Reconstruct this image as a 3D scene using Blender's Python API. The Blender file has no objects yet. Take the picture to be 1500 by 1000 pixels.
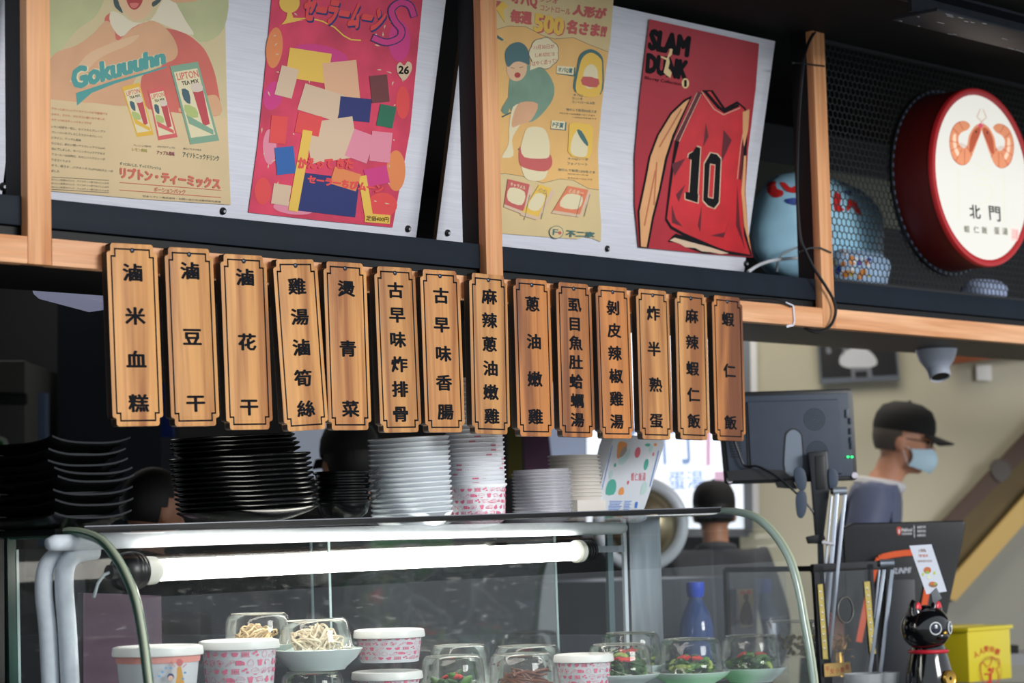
import bpy, bmesh, math, random
import numpy as np
from mathutils import Vector, Matrix
from mathutils.geometry import tessellate_polygon
random.seed(7)
SC = bpy.context.scene
COL = SC.collection
PI = math.pi
# ------------------------------------------------------------------ camera
YAW, PITCH, ROLL, FPX = math.radians(44.55), math.radians(5.01), math.radians(-1.45), 3370.0
CF = Vector((math.cos(PITCH)*math.cos(YAW), math.cos(PITCH)*math.sin(YAW), math.sin(PITCH)))
_r = Vector((math.sin(YAW), -math.cos(YAW), 0)); _u = _r.cross(CF)
CR = _r*math.cos(ROLL)+_u*math.sin(ROLL); CU = -_r*math.sin(ROLL)+_u*math.cos(ROLL)
CP = Vector((0, -3.527, 1.45))
cam = bpy.data.cameras.new('camera'); cam.sensor_width = 36; cam.lens = FPX/1500*36
cam.clip_start = .05; cam.clip_end = 200
camo = bpy.data.objects.new('camera', cam); COL.objects.link(camo)
m = Matrix((CR, CU, -CF)).transposed().to_4x4(); m.translation = CP
camo.matrix_world = m; SC.camera = camo
cam.dof.use_dof = True; cam.dof.focus_distance = 4.85; cam.dof.aperture_fstop = 4.0
# ------------------------------------------------------------------ light and exposure
w = bpy.data.worlds.new('world'); SC.world = w; w.use_nodes = True
bgn = w.node_tree.nodes['Background']; bgn.inputs[0].default_value = (.84, .92, 1.0, 1); bgn.inputs[1].default_value = .95
SC.view_settings.view_transform = 'Standard'; SC.view_settings.look = 'None'
SC.view_settings.gamma = 1; SC.view_settings.use_curve_mapping = False; SC.view_settings.exposure = 0.0
SC.cycles.max_bounces = 8; SC.cycles.transparent_max_bounces = 24
def area(name, loc, aim, size, energy, color, sy=None):
    l = bpy.data.lights.new(name, 'AREA'); l.size = size; l.energy = energy; l.color = color
    if sy: l.shape = 'RECTANGLE'; l.size_y = sy
    o = bpy.data.objects.new(name, l); COL.objects.link(o); o.location = loc
    o.rotation_euler = (Vector(aim)-Vector(loc)).to_track_quat('-Z', 'Y').to_euler(); return o
area('kitchen_ceiling_light', (6.5, 1.3, 2.66), (7.0, 1.6, 0), 1.0, 17, (1, .93, .8))
area('street_daylight', (4.3, -8.2, 3.7), (3.9, 0, 1.9), 3.0, 480, (1, .98, .96), 2.0)
area('dining_ceiling_light', (4.4, 2.9, 2.66), (4.4, 3.2, 0), 1.2, 5, (1, .95, .88))
# ------------------------------------------------------------------ pixel helpers
def ray(px, py): return CF+CR*((px-750)/FPX)-CU*((py-500)/FPX)
def W(px, py, ax, val):
    d = ray(px, py); return CP+d*((val-CP[ax])/d[ax])
def D(px, py, z): return CP+ray(px, py)*z
def proj(p):
    q = Vector(p)-CP; z = q.dot(CF); return 750+FPX*q.dot(CR)/z, 500-FPX*q.dot(CU)/z, z
class Plane:
    def __init__(s, o, ex, ey):
        s.o = Vector(o); s.ex = Vector(ex).normalized(); s.ey = Vector(ey).normalized(); s.n = s.ex.cross(s.ey).normalized()
    def at(s, px, py, lift=0):
        d = ray(px, py); o = s.o+s.n*lift
        return CP+d*((o-CP).dot(s.n)/d.dot(s.n))
NH = Vector((math.cos(YAW), math.sin(YAW), 0)); RH = Vector((math.sin(YAW), -math.cos(YAW), 0)); UZ = Vector((0, 0, 1))
def facing(px, py, z, tilt=0, roll=0):
    """plane facing the street side of the corner, upright, through a point"""
    ex = (RH*math.cos(roll)-UZ*math.sin(roll)); ey = UZ*math.cos(roll)+RH*math.sin(roll)
    ey = (ey*math.cos(tilt)+NH*math.sin(tilt))
    return Plane(D(px, py, z), ex, ey)
# ------------------------------------------------------------------ materials
def lin(c): return tuple(((v/255)/12.92 if v/255 <= .04045 else ((v/255+.055)/1.055)**2.4) for v in c)
_M = {}
def M(name, c=None, rough=.5, metal=0, emit=0, alpha=1, coat=0, spec=.5, var=0, vs=8, ecol=None, bump=0, vscale=(1, 1, 1)):
    if name in _M: return _M[name]
    mt = bpy.data.materials.new(name); mt.use_nodes = True; nt = mt.node_tree; b = nt.nodes['Principled BSDF']
    col = lin(c)+(1,)
    b.inputs['Base Color'].default_value = col; b.inputs['Roughness'].default_value = rough
    b.inputs['Metallic'].default_value = metal; b.inputs['Coat Weight'].default_value = coat
    b.inputs['Specular IOR Level'].default_value = spec
    if alpha < 1: b.inputs['Alpha'].default_value = alpha
    if emit:
        b.inputs['Emission Color'].default_value = (lin(ecol)+(1,)) if ecol else col; b.inputs['Emission Strength'].default_value = emit
    if var or bump:
        tc = nt.nodes.new('ShaderNodeTexCoord'); mp = nt.nodes.new('ShaderNodeMapping'); mp.inputs['Scale'].default_value = vscale
        n = nt.nodes.new('ShaderNodeTexNoise'); n.inputs['Scale'].default_value = vs; n.inputs['Detail'].default_value = 5
        nt.links.new(tc.outputs['Object'], mp.inputs[0]); nt.links.new(mp.outputs[0], n.inputs['Vector'])
        if var:
            r = nt.nodes.new('ShaderNodeValToRGB'); r.color_ramp.elements[0].position = .3; r.color_ramp.elements[1].position = .7
            r.color_ramp.elements[0].color = tuple(max(0, v*(1-var)) for v in col[:3])+(1,)
            r.color_ramp.elements[1].color = tuple(min(1, v*(1+var)) for v in col[:3])+(1,)
            nt.links.new(n.outputs['Fac'], r.inputs[0]); nt.links.new(r.outputs[0], b.inputs['Base Color'])
        if bump:
            bp = nt.nodes.new('ShaderNodeBump'); bp.inputs['Strength'].default_value = bump; bp.inputs['Distance'].default_value = .002
            nt.links.new(n.outputs['Fac'], bp.inputs['Height']); nt.links.new(bp.outputs[0], b.inputs['Normal'])
    _M[name] = mt; return mt
def wood(name, c1, c2, axis='Z', dark=None, knots=True, rough=.55, fine=1.0):
    if name in _M: return _M[name]
    mt = bpy.data.materials.new(name); mt.use_nodes = True; nt = mt.node_tree; b = nt.nodes['Principled BSDF']; L = nt.links
    b.inputs['Roughness'].default_value = rough
    tc = nt.nodes.new('ShaderNodeTexCoord'); oi = nt.nodes.new('ShaderNodeObjectInfo')
    off = nt.nodes.new('ShaderNodeVectorMath'); off.operation = 'SCALE'; off.inputs[0].default_value = (3.1, 1.7, 9.3)
    L.new(oi.outputs['Random'], off.inputs['Scale'])
    add = nt.nodes.new('ShaderNodeVectorMath'); add.operation = 'ADD'; L.new(tc.outputs['Object'], add.inputs[0]); L.new(off.outputs[0], add.inputs[1])
    mp = nt.nodes.new('ShaderNodeMapping'); sc = [38*fine]*3; sc['XYZ'.index(axis)] = 1.6; mp.inputs['Scale'].default_value = sc
    L.new(add.outputs[0], mp.inputs[0])
    n = nt.nodes.new('ShaderNodeTexNoise'); n.inputs['Scale'].default_value = 1.0; n.inputs['Detail'].default_value = 6; n.inputs['Distortion'].default_value = .6
    L.new(mp.outputs[0], n.inputs['Vector'])
    mp2 = nt.nodes.new('ShaderNodeMapping'); sc = [150*fine]*3; sc['XYZ'.index(axis)] = 5; mp2.inputs['Scale'].default_value = sc
    L.new(add.outputs[0], mp2.inputs[0])
    n2 = nt.nodes.new('ShaderNodeTexNoise'); n2.inputs['Scale'].default_value = 1.0; n2.inputs['Detail'].default_value = 3; L.new(mp2.outputs[0], n2.inputs['Vector'])
    r = nt.nodes.new('ShaderNodeValToRGB'); e = r.color_ramp.elements
    e[0].position = .34; e[1].position = .58; e[0].color = lin(c1)+(1,); e[1].color = lin(c2)+(1,)
    L.new(n.outputs['Fac'], r.inputs[0])
    mx = nt.nodes.new('ShaderNodeMix'); mx.data_type = 'RGBA'; mx.blend_type = 'MULTIPLY'; mx.inputs[0].default_value = .35
    L.new(r.outputs[0], mx.inputs[6]); L.new(n2.outputs['Fac'], mx.inputs[7])
    mul = nt.nodes.new('ShaderNodeHueSaturation'); L.new(mx.outputs[2], mul.inputs['Color'])
    mr = nt.nodes.new('ShaderNodeMapRange'); mr.inputs[3].default_value = 1.12; mr.inputs[4].default_value = 1.42
    L.new(oi.outputs['Random'], mr.inputs[0]); L.new(mr.outputs[0], mul.inputs['Value'])
    L.new(mul.outputs[0], b.inputs['Base Color'])
    bp = nt.nodes.new('ShaderNodeBump'); bp.inputs['Strength'].default_value = .12; bp.inputs['Distance'].default_value = .001
    L.new(n2.outputs['Fac'], bp.inputs['Height']); L.new(bp.outputs[0], b.inputs['Normal'])
    _M[name] = mt; return mt
def pane(name, tint=(1, 1, 1), rough=.02, refl=1.0, dirt=.03, ior=1.5, dscale=18, stretch=(1, 1, 1), lo=.45, hi=.8, k0=.3, k1=3):
    """thin clear sheet: see-through plus a Fresnel mirror coat plus faint smears"""
    if name in _M: return _M[name]
    mt = bpy.data.materials.new(name); mt.use_nodes = True; nt = mt.node_tree; L = nt.links
    nt.nodes.remove(nt.nodes['Principled BSDF']); out = nt.nodes['Material Output']
    t = nt.nodes.new('ShaderNodeBsdfTransparent'); t.inputs[0].default_value = tuple(tint)+(1,)
    g = nt.nodes.new('ShaderNodeBsdfGlossy'); g.inputs['Roughness'].default_value = rough; g.inputs[0].default_value = (1, 1, 1, 1)
    fr = nt.nodes.new('ShaderNodeFresnel'); fr.inputs[0].default_value = ior
    ml = nt.nodes.new('ShaderNodeMath'); ml.operation = 'MULTIPLY'; ml.inputs[1].default_value = refl; ml.use_clamp = True; L.new(fr.outputs[0], ml.inputs[0])
    mx = nt.nodes.new('ShaderNodeMixShader'); L.new(ml.outputs[0], mx.inputs[0]); L.new(t.outputs[0], mx.inputs[1]); L.new(g.outputs[0], mx.inputs[2])
    d = nt.nodes.new('ShaderNodeBsdfDiffuse'); d.inputs[0].default_value = (.8, .82, .84, 1)
    tc = nt.nodes.new('ShaderNodeTexCoord'); mp = nt.nodes.new('ShaderNodeMapping'); mp.inputs['Scale'].default_value = stretch
    n = nt.nodes.new('ShaderNodeTexNoise'); n.inputs['Scale'].default_value = dscale; n.inputs['Detail'].default_value = 8
    L.new(tc.outputs['Object'], mp.inputs[0]); L.new(mp.outputs[0], n.inputs['Vector'])
    mr = nt.nodes.new('ShaderNodeMapRange'); mr.inputs[1].default_value = lo; mr.inputs[2].default_value = hi; mr.inputs[3].default_value = dirt*k0; mr.inputs[4].default_value = dirt*k1
    L.new(n.outputs['Fac'], mr.inputs[0])
    m2 = nt.nodes.new('ShaderNodeMixShader'); L.new(mr.outputs[0], m2.inputs[0]); L.new(mx.outputs[0], m2.inputs[1]); L.new(d.outputs[0], m2.inputs[2])
    L.new(m2.outputs[0], out.inputs[0]); _M[name] = mt; return mt
BLACK = M('black_steel_paint', (14, 15, 17), .5, 0, spec=.3)
NAVY = M('black_steel_sky_tint', (17, 27, 39), .6, 0, var=.12, vs=14, spec=.2)  # blue tint is the sky's reflection put into the black steel colour
PINE = wood('pine_grain_upright', (200, 132, 82), (226, 166, 116), 'Z')
PINEX = wood('pine_grain_lengthwise', (206, 140, 92), (232, 176, 132), 'X')
PLAQ = wood('camphor_board_grain', (152, 94, 48), (208, 150, 88), 'Z', fine=.8)
PLAQ2 = wood('darker_camphor_board_grain', (118, 66, 32), (190, 122, 62), 'Z', fine=.7)
INK = M('black_engraved_ink', (10, 13, 20), .8, spec=.2)
SCREW = M('dark_screw_steel', (60, 66, 78), .35, .8)
# ------------------------------------------------------------------ mesh builder
class MB:
    def __init__(s): s.v = []; s.f = []; s.m = []
    def add(s, vs, fs, mi=0):
        b = len(s.v); s.v += [tuple(v) for v in vs]; s.f += [tuple(i+b for i in f) for f in fs]; s.m += [mi]*len(fs); return s
    def box(s, a, b, mi=0):
        (x0, y0, z0), (x1, y1, z1) = a, b
        x0, x1 = min(x0, x1), max(x0, x1); y0, y1 = min(y0, y1), max(y0, y1); z0, z1 = min(z0, z1), max(z0, z1)
        return s.add([(x0, y0, z0), (x1, y0, z0), (x1, y1, z0), (x0, y1, z0), (x0, y0, z1), (x1, y0, z1), (x1, y1, z1), (x0, y1, z1)],
                     [(3, 2, 1, 0), (4, 5, 6, 7), (0, 1, 5, 4), (1, 2, 6, 5), (2, 3, 7, 6), (3, 0, 4, 7)], mi)
    def obox(s, c, ex, ey, ez, hx, hy, hz, mi=0):
        c = Vector(c); vs = []
        for k in (-1, 1):
            for i, j in ((-1, -1), (1, -1), (1, 1), (-1, 1)): vs.append(c+ex*(i*hx)+ey*(j*hy)+ez*(k*hz))
        return s.add(vs, [(3, 2, 1, 0), (4, 5, 6, 7), (0, 1, 5, 4), (1, 2, 6, 5), (2, 3, 7, 6), (3, 0, 4, 7)], mi)
    def bar(s, a, b, wx, wy, up=UZ, mi=0):
        a = Vector(a); b = Vector(b); ez = (b-a).normalized(); ex = ez.cross(up)
        if ex.length < 1e-4: ex = ez.cross(Vector((1, 0, 0)))
        ex.normalize(); ey = ez.cross(ex)
        return s.obox((a+b)/2, ex, ey, ez, wx/2, wy/2, (b-a).length/2, mi)
    def slab(s, pts, n, t, mi=0, side=None):
        """polygon of 3D points, front face as given, thickened backwards against n"""
        pts = [Vector(p) for p in pts]; n = Vector(n).normalized(); k = len(pts)
        tris = tessellate_polygon([pts]); 
        def ori(tr, P):
            a, b, c = (P[i] for i in tr)
            return tr if (b-a).cross(c-a).dot(n) > 0 else tr[::-1]
        fs = [tuple(ori(tr, pts)) for tr in tris]
        bk = [p-n*t for p in pts]
        s.add(pts, fs, mi)
        if t:
            s.add(bk, [f[::-1] for f in fs], mi)
            ar = sum(((pts[i]-pts[0]).cross(pts[(i+1) % k]-pts[0])).dot(n) for i in range(k))
            q = [(i, k+i, k+(i+1) % k, (i+1) % k) for i in range(k)]
            if ar < 0: q = [x[::-1] for x in q]
            s.add(pts+bk, q, mi if side is None else side)
        return s
    def lathe(s, prof, seg=32, o=(0, 0, 0), ax=UZ, mi=0, ref=None):
        o = Vector(o); ez = Vector(ax).normalized(); ex = (ref or (Vector((1, 0, 0)) if abs(ez.x) < .9 else Vector((0, 1, 0)))); ex = (ex-ez*ex.dot(ez)).normalized(); ey = ez.cross(ex)
        vs = []; fs = []; n = len(prof)
        for i in range(seg):
            a = 2*PI*i/seg; d = ex*math.cos(a)+ey*math.sin(a)
            for r, z in prof: vs.append(o+d*r+ez*z)
        for i in range(seg):
            j = (i+1) % seg
            for k in range(n-1):
                if prof[k][0] < 1e-6 and prof[k+1][0] < 1e-6: continue
                if prof[k][0] < 1e-6: fs.append((i*n+k, j*n+k+1, i*n+k+1))
                elif prof[k+1][0] < 1e-6: fs.append((i*n+k, j*n+k, i*n+k+1))
                else: fs.append((i*n+k, j*n+k, j*n+k+1, i*n+k+1))
        return s.add(vs, fs, mi)
    def cyl(s, a, b, r, seg=20, mi=0, r2=None):
        a = Vector(a); b = Vector(b); h = (b-a).length; r2 = r if r2 is None else r2
        return s.lathe([(0, 0), (r, 0), (r2, h), (0, h)], seg, a, b-a, mi)
    def ell(s, c, rx, ry, rz, seg=20, rings=12, mi=0, ex=None, ey=None, ez=None):
        c = Vector(c); ex = ex or Vector((1, 0, 0)); ey = ey or Vector((0, 1, 0)); ez = ez or UZ; vs = []; fs = []
        for i in range(rings+1):
            t = PI*i/rings
            for j in range(seg):
                a = 2*PI*j/seg; vs.append(c+ex*(rx*math.sin(t)*math.cos(a))+ey*(ry*math.sin(t)*math.sin(a))+ez*(-rz*math.cos(t)))
        for i in range(rings):
            for j in range(seg):
                k = (j+1) % seg; fs.append((i*seg+j, i*seg+k, (i+1)*seg+k, (i+1)*seg+j))
        return s.add(vs, fs, mi)
    def tube(s, pts, r, seg=10, mi=0, closed=False):
        pts = [Vector(p) for p in pts]; n = len(pts); rs = r if isinstance(r, (list, tuple)) else [r]*n; vs = []; fs = []
        nrm = None
        for i in range(n):
            t = (pts[(i+1) % n]-pts[i-1]) if closed else (pts[min(i+1, n-1)]-pts[max(i-1, 0)])
            t.normalize()
            if nrm is None: nrm = t.cross(UZ) if abs(t.z) < .9 else t.cross(Vector((1, 0, 0)))
            nrm = (nrm-t*nrm.dot(t)).normalized(); bn = t.cross(nrm)
            for j in range(seg):
                a = 2*PI*j/seg; vs.append(pts[i]+nrm*(math.cos(a)*rs[i])+bn*(math.sin(a)*rs[i]))
        for i in range(n if closed else n-1):
            i2 = (i+1) % n
            for j in range(seg):
                k = (j+1) % seg; fs.append((i*seg+j, i*seg+k, i2*seg+k, i2*seg+j))
        if not closed: fs += [tuple(range(seg))[::-1], tuple((n-1)*seg+j for j in range(seg))]
        return s.add(vs, fs, mi)
    def build(s, name, mats, parent=None, smooth=False, bevel=0, bseg=2, angle=35):
        me = bpy.data.meshes.new(name); V = s.v
        if parent is not None:
            inv = Matrix(WM[parent.name]).inverted(); V = [tuple(inv @ Vector(v)) for v in V]
        me.from_pydata(V, [], s.f); 
        for mt in (mats if isinstance(mats, (list, tuple)) else [mats]): me.materials.append(mt)
        if len(me.polygons) == len(s.m): me.polygons.foreach_set('material_index', s.m)
        me.validate(); me.update()
        if bevel or smooth:
            bm = bmesh.new(); bm.from_mesh(me); bmesh.ops.remove_doubles(bm, verts=bm.verts, dist=1e-6)
            if bevel:
                es = [e for e in bm.edges if len(e.link_faces) == 2 and e.calc_face_angle(0) > math.radians(30)]
                bmesh.ops.bevel(bm, geom=es, offset=bevel, segments=bseg, profile=.6, affect='EDGES', clamp_overlap=True)
            for f in bm.faces: f.smooth = True
            th = math.radians(angle)
            for e in bm.edges: e.smooth = len(e.link_faces) == 2 and e.calc_face_angle(0) < th
            bm.to_mesh(me); bm.free()
        o = bpy.data.objects.new(name, me); COL.objects.link(o)
        if parent is not None: o.parent = parent
        WM[o.name] = WM[parent.name] if parent is not None else Matrix()
        return o
WM = {}
def tag(o, label=None, cat=None, group=None, kind=None):
    if label: o['label'] = label
    if cat: o['category'] = cat
    if group: o['group'] = group
    if kind: o['kind'] = kind
    return o
def thing(name, label, cat, loc=(0, 0, 0), group=None, rot=None):
    o = bpy.data.objects.new(name, None); COL.objects.link(o); mt = Matrix.Translation(Vector(loc))
    if rot is not None: mt = mt @ rot.to_4x4()
    o.matrix_world = mt; o.empty_display_size = .05; WM[o.name] = mt
    return tag(o, label, cat, group)
def single(name, mb, mats, loc, label, cat, group=None, kind=None, **k):
    """a thing that is one mesh, origin at its base"""
    loc = Vector(loc); mb.v = [tuple(Vector(v)-loc) for v in mb.v]
    o = mb.build(name, mats, None, **k); o.location = loc; WM[o.name] = Matrix.Translation(loc); return tag(o, label, cat, group, kind)
def struct(name, mb, mats, parent=None, **k):
    o = mb.build(name, mats, parent, **k)
    if parent is None: o['kind'] = 'structure'
    return o
def copy_tree(src, loc=None, label=None, rot=None):
    c = src.copy(); COL.objects.link(c)
    if loc is not None:
        mt = Matrix.Translation(Vector(loc)); c.matrix_world = mt @ (rot.to_4x4() if rot is not None else src.matrix_world.to_3x3().to_4x4())
    if label: c['label'] = label
    for ch in list(src.children):
        d = ch.copy(); COL.objects.link(d); d.parent = c
        for g in list(ch.children):
            e = g.copy(); COL.objects.link(e); e.parent = d
    return c
ORD = ['topmost', 'second', 'third', 'fourth', 'fifth', 'sixth', 'seventh', 'eighth', 'ninth', 'tenth', 'eleventh', 'twelfth', 'thirteenth', 'fourteenth', 'fifteenth', 'sixteenth', 'seventeenth', 'eighteenth', 'nineteenth', 'twentieth', 'twenty-first', 'twenty-second', 'twenty-third', 'twenty-fourth', 'twenty-fifth', 'twenty-sixth']
def nth(i, n):
    return 'topmost' if i == 0 else ('bottom one' if i == n-1 else ORD[i]+' from the top')
def smooth(pts, k=5, closed=True):
    P = [Vector((p[0], p[1], p[2] if len(p) > 2 else 0)) for p in pts]; n = len(P); out = []
    rng = range(n) if closed else range(n-1)
    for i in rng:
        if closed: a, b, c, d = P[i-1], P[i], P[(i+1) % n], P[(i+2) % n]
        else: a, b, c, d = P[max(i-1, 0)], P[i], P[i+1], P[min(i+2, n-1)]
        for j in range(k):
            t = j/k; out.append(.5*((2*b)+(c-a)*t+(2*a-5*b+4*c-d)*t*t+(3*b-a-3*c+d)*t**3))
    if not closed: out.append(P[-1])
    return out
# ------------------------------------------------------------------ lettering
_T = {}; _N = {}
def glyphs(s, off=0.0, res=3):
    k = (s, off, res)
    if k in _T: return _T[k]
    if off > 0:
        V0, F0 = glyphs(s, 0.0, res); d = off; V = []; Fc = []; nr = 8 if off < .06 else 12
        for dx, dy in [(0, 0)]+[(d*math.cos(2*PI*i/nr), d*.75*math.sin(2*PI*i/nr)) for i in range(nr)]:
            b = len(V); V += [(x+dx, y+dy) for x, y in V0]; Fc += [tuple(i+b for i in f) for f in F0]
        _T[k] = (V, Fc); _N[k] = len(V0); return _T[k]
    cu = bpy.data.curves.new('t', 'FONT'); cu.body = s; cu.size = 1; cu.resolution_u = res; cu.offset = off; cu.fill_mode = 'FRONT'
    o = bpy.data.objects.new('t', cu); COL.objects.link(o); dg = bpy.context.evaluated_depsgraph_get(); dg.update()
    me = bpy.data.meshes.new_from_object(o.evaluated_get(dg)); V = [(v.co.x, v.co.y) for v in me.vertices]; Fc = [tuple(p.vertices) for p in me.polygons]
    bpy.data.objects.remove(o); bpy.data.curves.remove(cu); bpy.data.meshes.remove(me); _T[k] = (V, Fc); return _T[k]
def lay(s, off, res, i): return (i//_N[(s, off, res)])*.000005 if off > 0 else 0.0
def quadtext(mb, s, q, fn, mi=0, off=0.0, res=2, n=None):
    """lettering s stretched into the quad q = tl, tr, br, bl; fn maps a 2D point to 3D"""
    V, Fc = glyphs(s, off, res)
    if not V: return
    x0 = min(v[0] for v in V); x1 = max(v[0] for v in V); y0 = min(v[1] for v in V); y1 = max(v[1] for v in V); out = []
    for i_, (x, y) in enumerate(V):
        u = (x-x0)/(x1-x0+1e-9); t = (y1-y)/(y1-y0+1e-9)
        px = (q[0][0]*(1-u)+q[1][0]*u)*(1-t)+(q[3][0]*(1-u)+q[2][0]*u)*t
        py = (q[0][1]*(1-u)+q[1][1]*u)*(1-t)+(q[3][1]*(1-u)+q[2][1]*u)*t
        p_ = fn(px, py); out.append(p_+n*lay(s, off, res, i_) if n is not None else p_)
    mb.add(out, Fc, mi)
class Print:
    """flat print on a sheet: shapes and words given on the sheet's plane"""
    def __init__(s, plane, lift=.0004): s.p = plane; s.mb = MB(); s.mats = []; s.k = 0; s.l = lift
    def mi(s, mt):
        if mt not in s.mats: s.mats.append(mt)
        return s.mats.index(mt)
    def fn(s): 
        s.k += 1; L = s.l+s.k*.000015
        return lambda x, y: s.p.at(x, y, L)
    def poly(s, pts, mt, sm=0):
        if sm: pts = [(p.x, p.y) for p in smooth(pts, sm)]
        f = s.fn(); s.mb.slab([f(x, y) for x, y in pts], s.p.n, 0, s.mi(mt)); return s
    def oval(s, cx, cy, rx, ry, mt, rot=0, n=22, a0=0, a1=360):
        c, q = math.cos(rot), math.sin(rot); P = []
        for i in range(n+1 if a1-a0 < 360 else n):
            a = math.radians(a0+(a1-a0)*i/n); x, y = rx*math.cos(a), ry*math.sin(a); P.append((cx+x*c-y*q, cy+x*q+y*c))
        return s.poly(P, mt)
    def line(s, pts, wd, mt, closed=False):
        f = s.fn(); mi = s.mi(mt); P = pts+[pts[0]] if closed else pts
        f0 = f
        for j_, ((x0, y0), (x1, y1)) in enumerate(zip(P, P[1:])):
            f = lambda x, y, e_=s.p.n*(j_*.000004): f0(x, y)+e_
            dx, dy = x1-x0, y1-y0; l = math.hypot(dx, dy) or 1; nx, ny = -dy/l*wd/2, dx/l*wd/2; ex, ey = dx/l*wd*.3, dy/l*wd*.3
            s.mb.slab([f(x0+nx-ex, y0+ny-ey), f(x1+nx+ex, y1+ny+ey), f(x1-nx+ex, y1-ny+ey), f(x0-nx-ex, y0-ny-ey)], s.p.n, 0, mi)
        return s
    def text(s, t, q, mt, off=0.0, res=2):
        quadtext(s.mb, t, q, s.fn(), s.mi(mt), off, res, s.p.n); s.k += 4 if off > 0 else 0; return s
    def trow(s, t, x, y, w_, h, slope, mt, off=0.0, lean=0.0):
        """words with top-left x,y, width, height, downhill slope"""
        q = [(x, y), (x+w_, y+w_*slope), (x+w_+lean*h, y+w_*slope+h), (x+lean*h, y+h)]
        return s.text(t, q, mt, off)
    def build(s, name, parent): return s.mb.build(name, s.mats, parent)
# ================================================================== THE SETTING
DARKCEIL = M('matt_black_ceiling_paint', (17, 17, 18), .8, var=.15, vs=3, spec=.2)
BEIGE = M('beige_wall_paint', (190, 185, 165), .8, var=.06, vs=1.5)
DARKWALL = M('dark_kitchen_wall', (18, 20, 24), .6, var=.25, vs=1.2)
FLOORZ = .15
CEILZ = 2.745
struct('floor', MB().box((-6, -8, FLOORZ-.05), (14, 12, FLOORZ)), M('grey_floor_tile', (120, 118, 112), .5, var=.1, vs=2))
struct('ceiling', MB().box((-4, -1.3, CEILZ), (12, 9, CEILZ+.08)), DARKCEIL)
# interior walls: one set square to the corner, behind everything
def wall_seg(name, px0, px1, z, zb, zt, mat, th=.06):
    a = D(px0, 600, z); b = D(px1, 600, z); a.z = b.z = 0; d = (b-a).normalized(); n = d.cross(UZ)
    mb = MB(); c = (a+b)/2; mb.obox(c+UZ*((zb+zt)/2)-n*(-th/2), d, n, UZ, (b-a).length/2, th/2, (zt-zb)/2)
    return struct(name, mb, mat)
wall_seg('wall_right', 1075, 2100, 9.0, FLOORZ, CEILZ, BEIGE)
wall_seg('wall_back', -700, 1075, 8.6, FLOORZ, CEILZ, DARKWALL)
struct('wall_left', MB().box((1.2, .1, FLOORZ), (1.26, 5.5, CEILZ)), DARKWALL)
# timber posts and rail
PX = [(2.338, 2.389), (3.510, 3.561), (4.714, 4.765)]
for i, (x0, x1) in enumerate(PX):
    st = struct('post_%d' % (i+1), MB().box((x0, 0, 1.977 if i != 1 else 2.027), (x1, .022, CEILZ)), PINE, bevel=.0015)
    struct('steel_post_%d' % (i+1), MB().box((x0+.002, .0225, 2.102), (x1-.002, .075, CEILZ)), BLACK, bevel=.001)
rails = [(1.1, 2.338), (2.389, 4.714), (4.765, 7.4)]
for i, (x0, x1) in enumerate(rails):
    struct('rail_%d' % (i+1), MB().box((x0+.0006, 0, 1.977), (x1-.0006, .03, 2.027)), PINEX, bevel=.0015)
struct('steel_beam_lower', MB().box((1.1, .02, 2.049), (7.4, .075, 2.103)), NAVY, bevel=.0015)
struct('shelf_soffit', MB().box((1.1, .031, 1.985), (7.4, .42, 2.047)), BLACK)
struct('shelf_top', MB().box((1.1, .0755, 2.06), (7.4, .9, 2.10)), BLACK)
# little nail holes / dents on the rail are in the grain; steel I-beam under the arcade ceiling
IB = M('scratched_blue_grey_steel', (26, 34, 44), .5, .1, var=.4, vs=20)
sx = W(1307, 30, 2, 2.69)
ib = thing('steel_i_beam', 'scuffed dark steel I-beam fixed under the black ceiling, above the round sign', 'beam', (sx.x, sx.y, 2.69))
y0 = sx.y; x0 = sx.x
MB().box((x0, y0, 2.69), (x0+4, y0-.13, 2.698)).build('flange', IB, ib, bevel=.001)
MB().box((x0-.02, y0-.06, 2.698), (x0+4, y0-.072, 2.738)).build('web', IB, ib)
MB().box((x0-.05, y0-.02, 2.737), (x0+4, y0-.12, 2.744)).build('flange', IB, ib)
mb = MB()
rs = random.Random(3)
for k in range(26):
    xx = x0+.01+rs.random()**1.6*.9; yy = y0-rs.choice([.003, .004, .11, .12, .06])-rs.random()*.006; l = rs.uniform(.006, .03)
    mb.box((xx, yy, 2.6893), (xx+l, yy-rs.uniform(.001, .004), 2.6899))
tag(mb.build('paint_chips', M('bare_steel_chips', (190, 200, 210), .5), ib), kind='stuff')
# clutter of the interior: stair handrail and stringer, picture, notices
WP = facing(1300, 600, 8.92)
def wallpoly(pts, n=.0): return [WP.at(x, y) for x, y in pts]
def wallslab(name, pts, mat, t, lift, **k):
    mb = MB(); mb.slab([WP.at(x, y, lift) for x, y in pts], WP.n, t); return mb, k
def wallthing(name, pts, mat, t, lift, label, cat, kind=None, bevel=0):
    mb, _ = wallslab(name, pts, mat, t, lift); c = sum((Vector(v) for v in mb.v), Vector())/len(mb.v)
    return single(name, mb, mat, c, label, cat, kind=kind, bevel=bevel)
wallthing('staircase_panel', [(1360, 800), (1372, 775), (1560, 590), (1560, 1000), (1500, 1000), (1372, 1000)], M('olive_stair_side', (112, 96, 62), .7, var=.08), .02, .03, 'olive brown stair side below the dark handrail', 'staircase')
wallthing('handrail', [(1352, 796), (1375, 796), (1560, 612), (1560, 572)], M('dark_brown_wood', (66, 40, 24), .5), .05, .09, 'dark brown wooden handrail climbing the beige wall', 'handrail')
wallthing('stair_stringer', [(1372, 870), (1398, 842), (1560, 660), (1560, 700), (1400, 880)], M('tan_stair_edge', (196, 164, 96), .6), .04, .10, 'tan stair edge strip running parallel below the handrail', 'trim')
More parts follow.
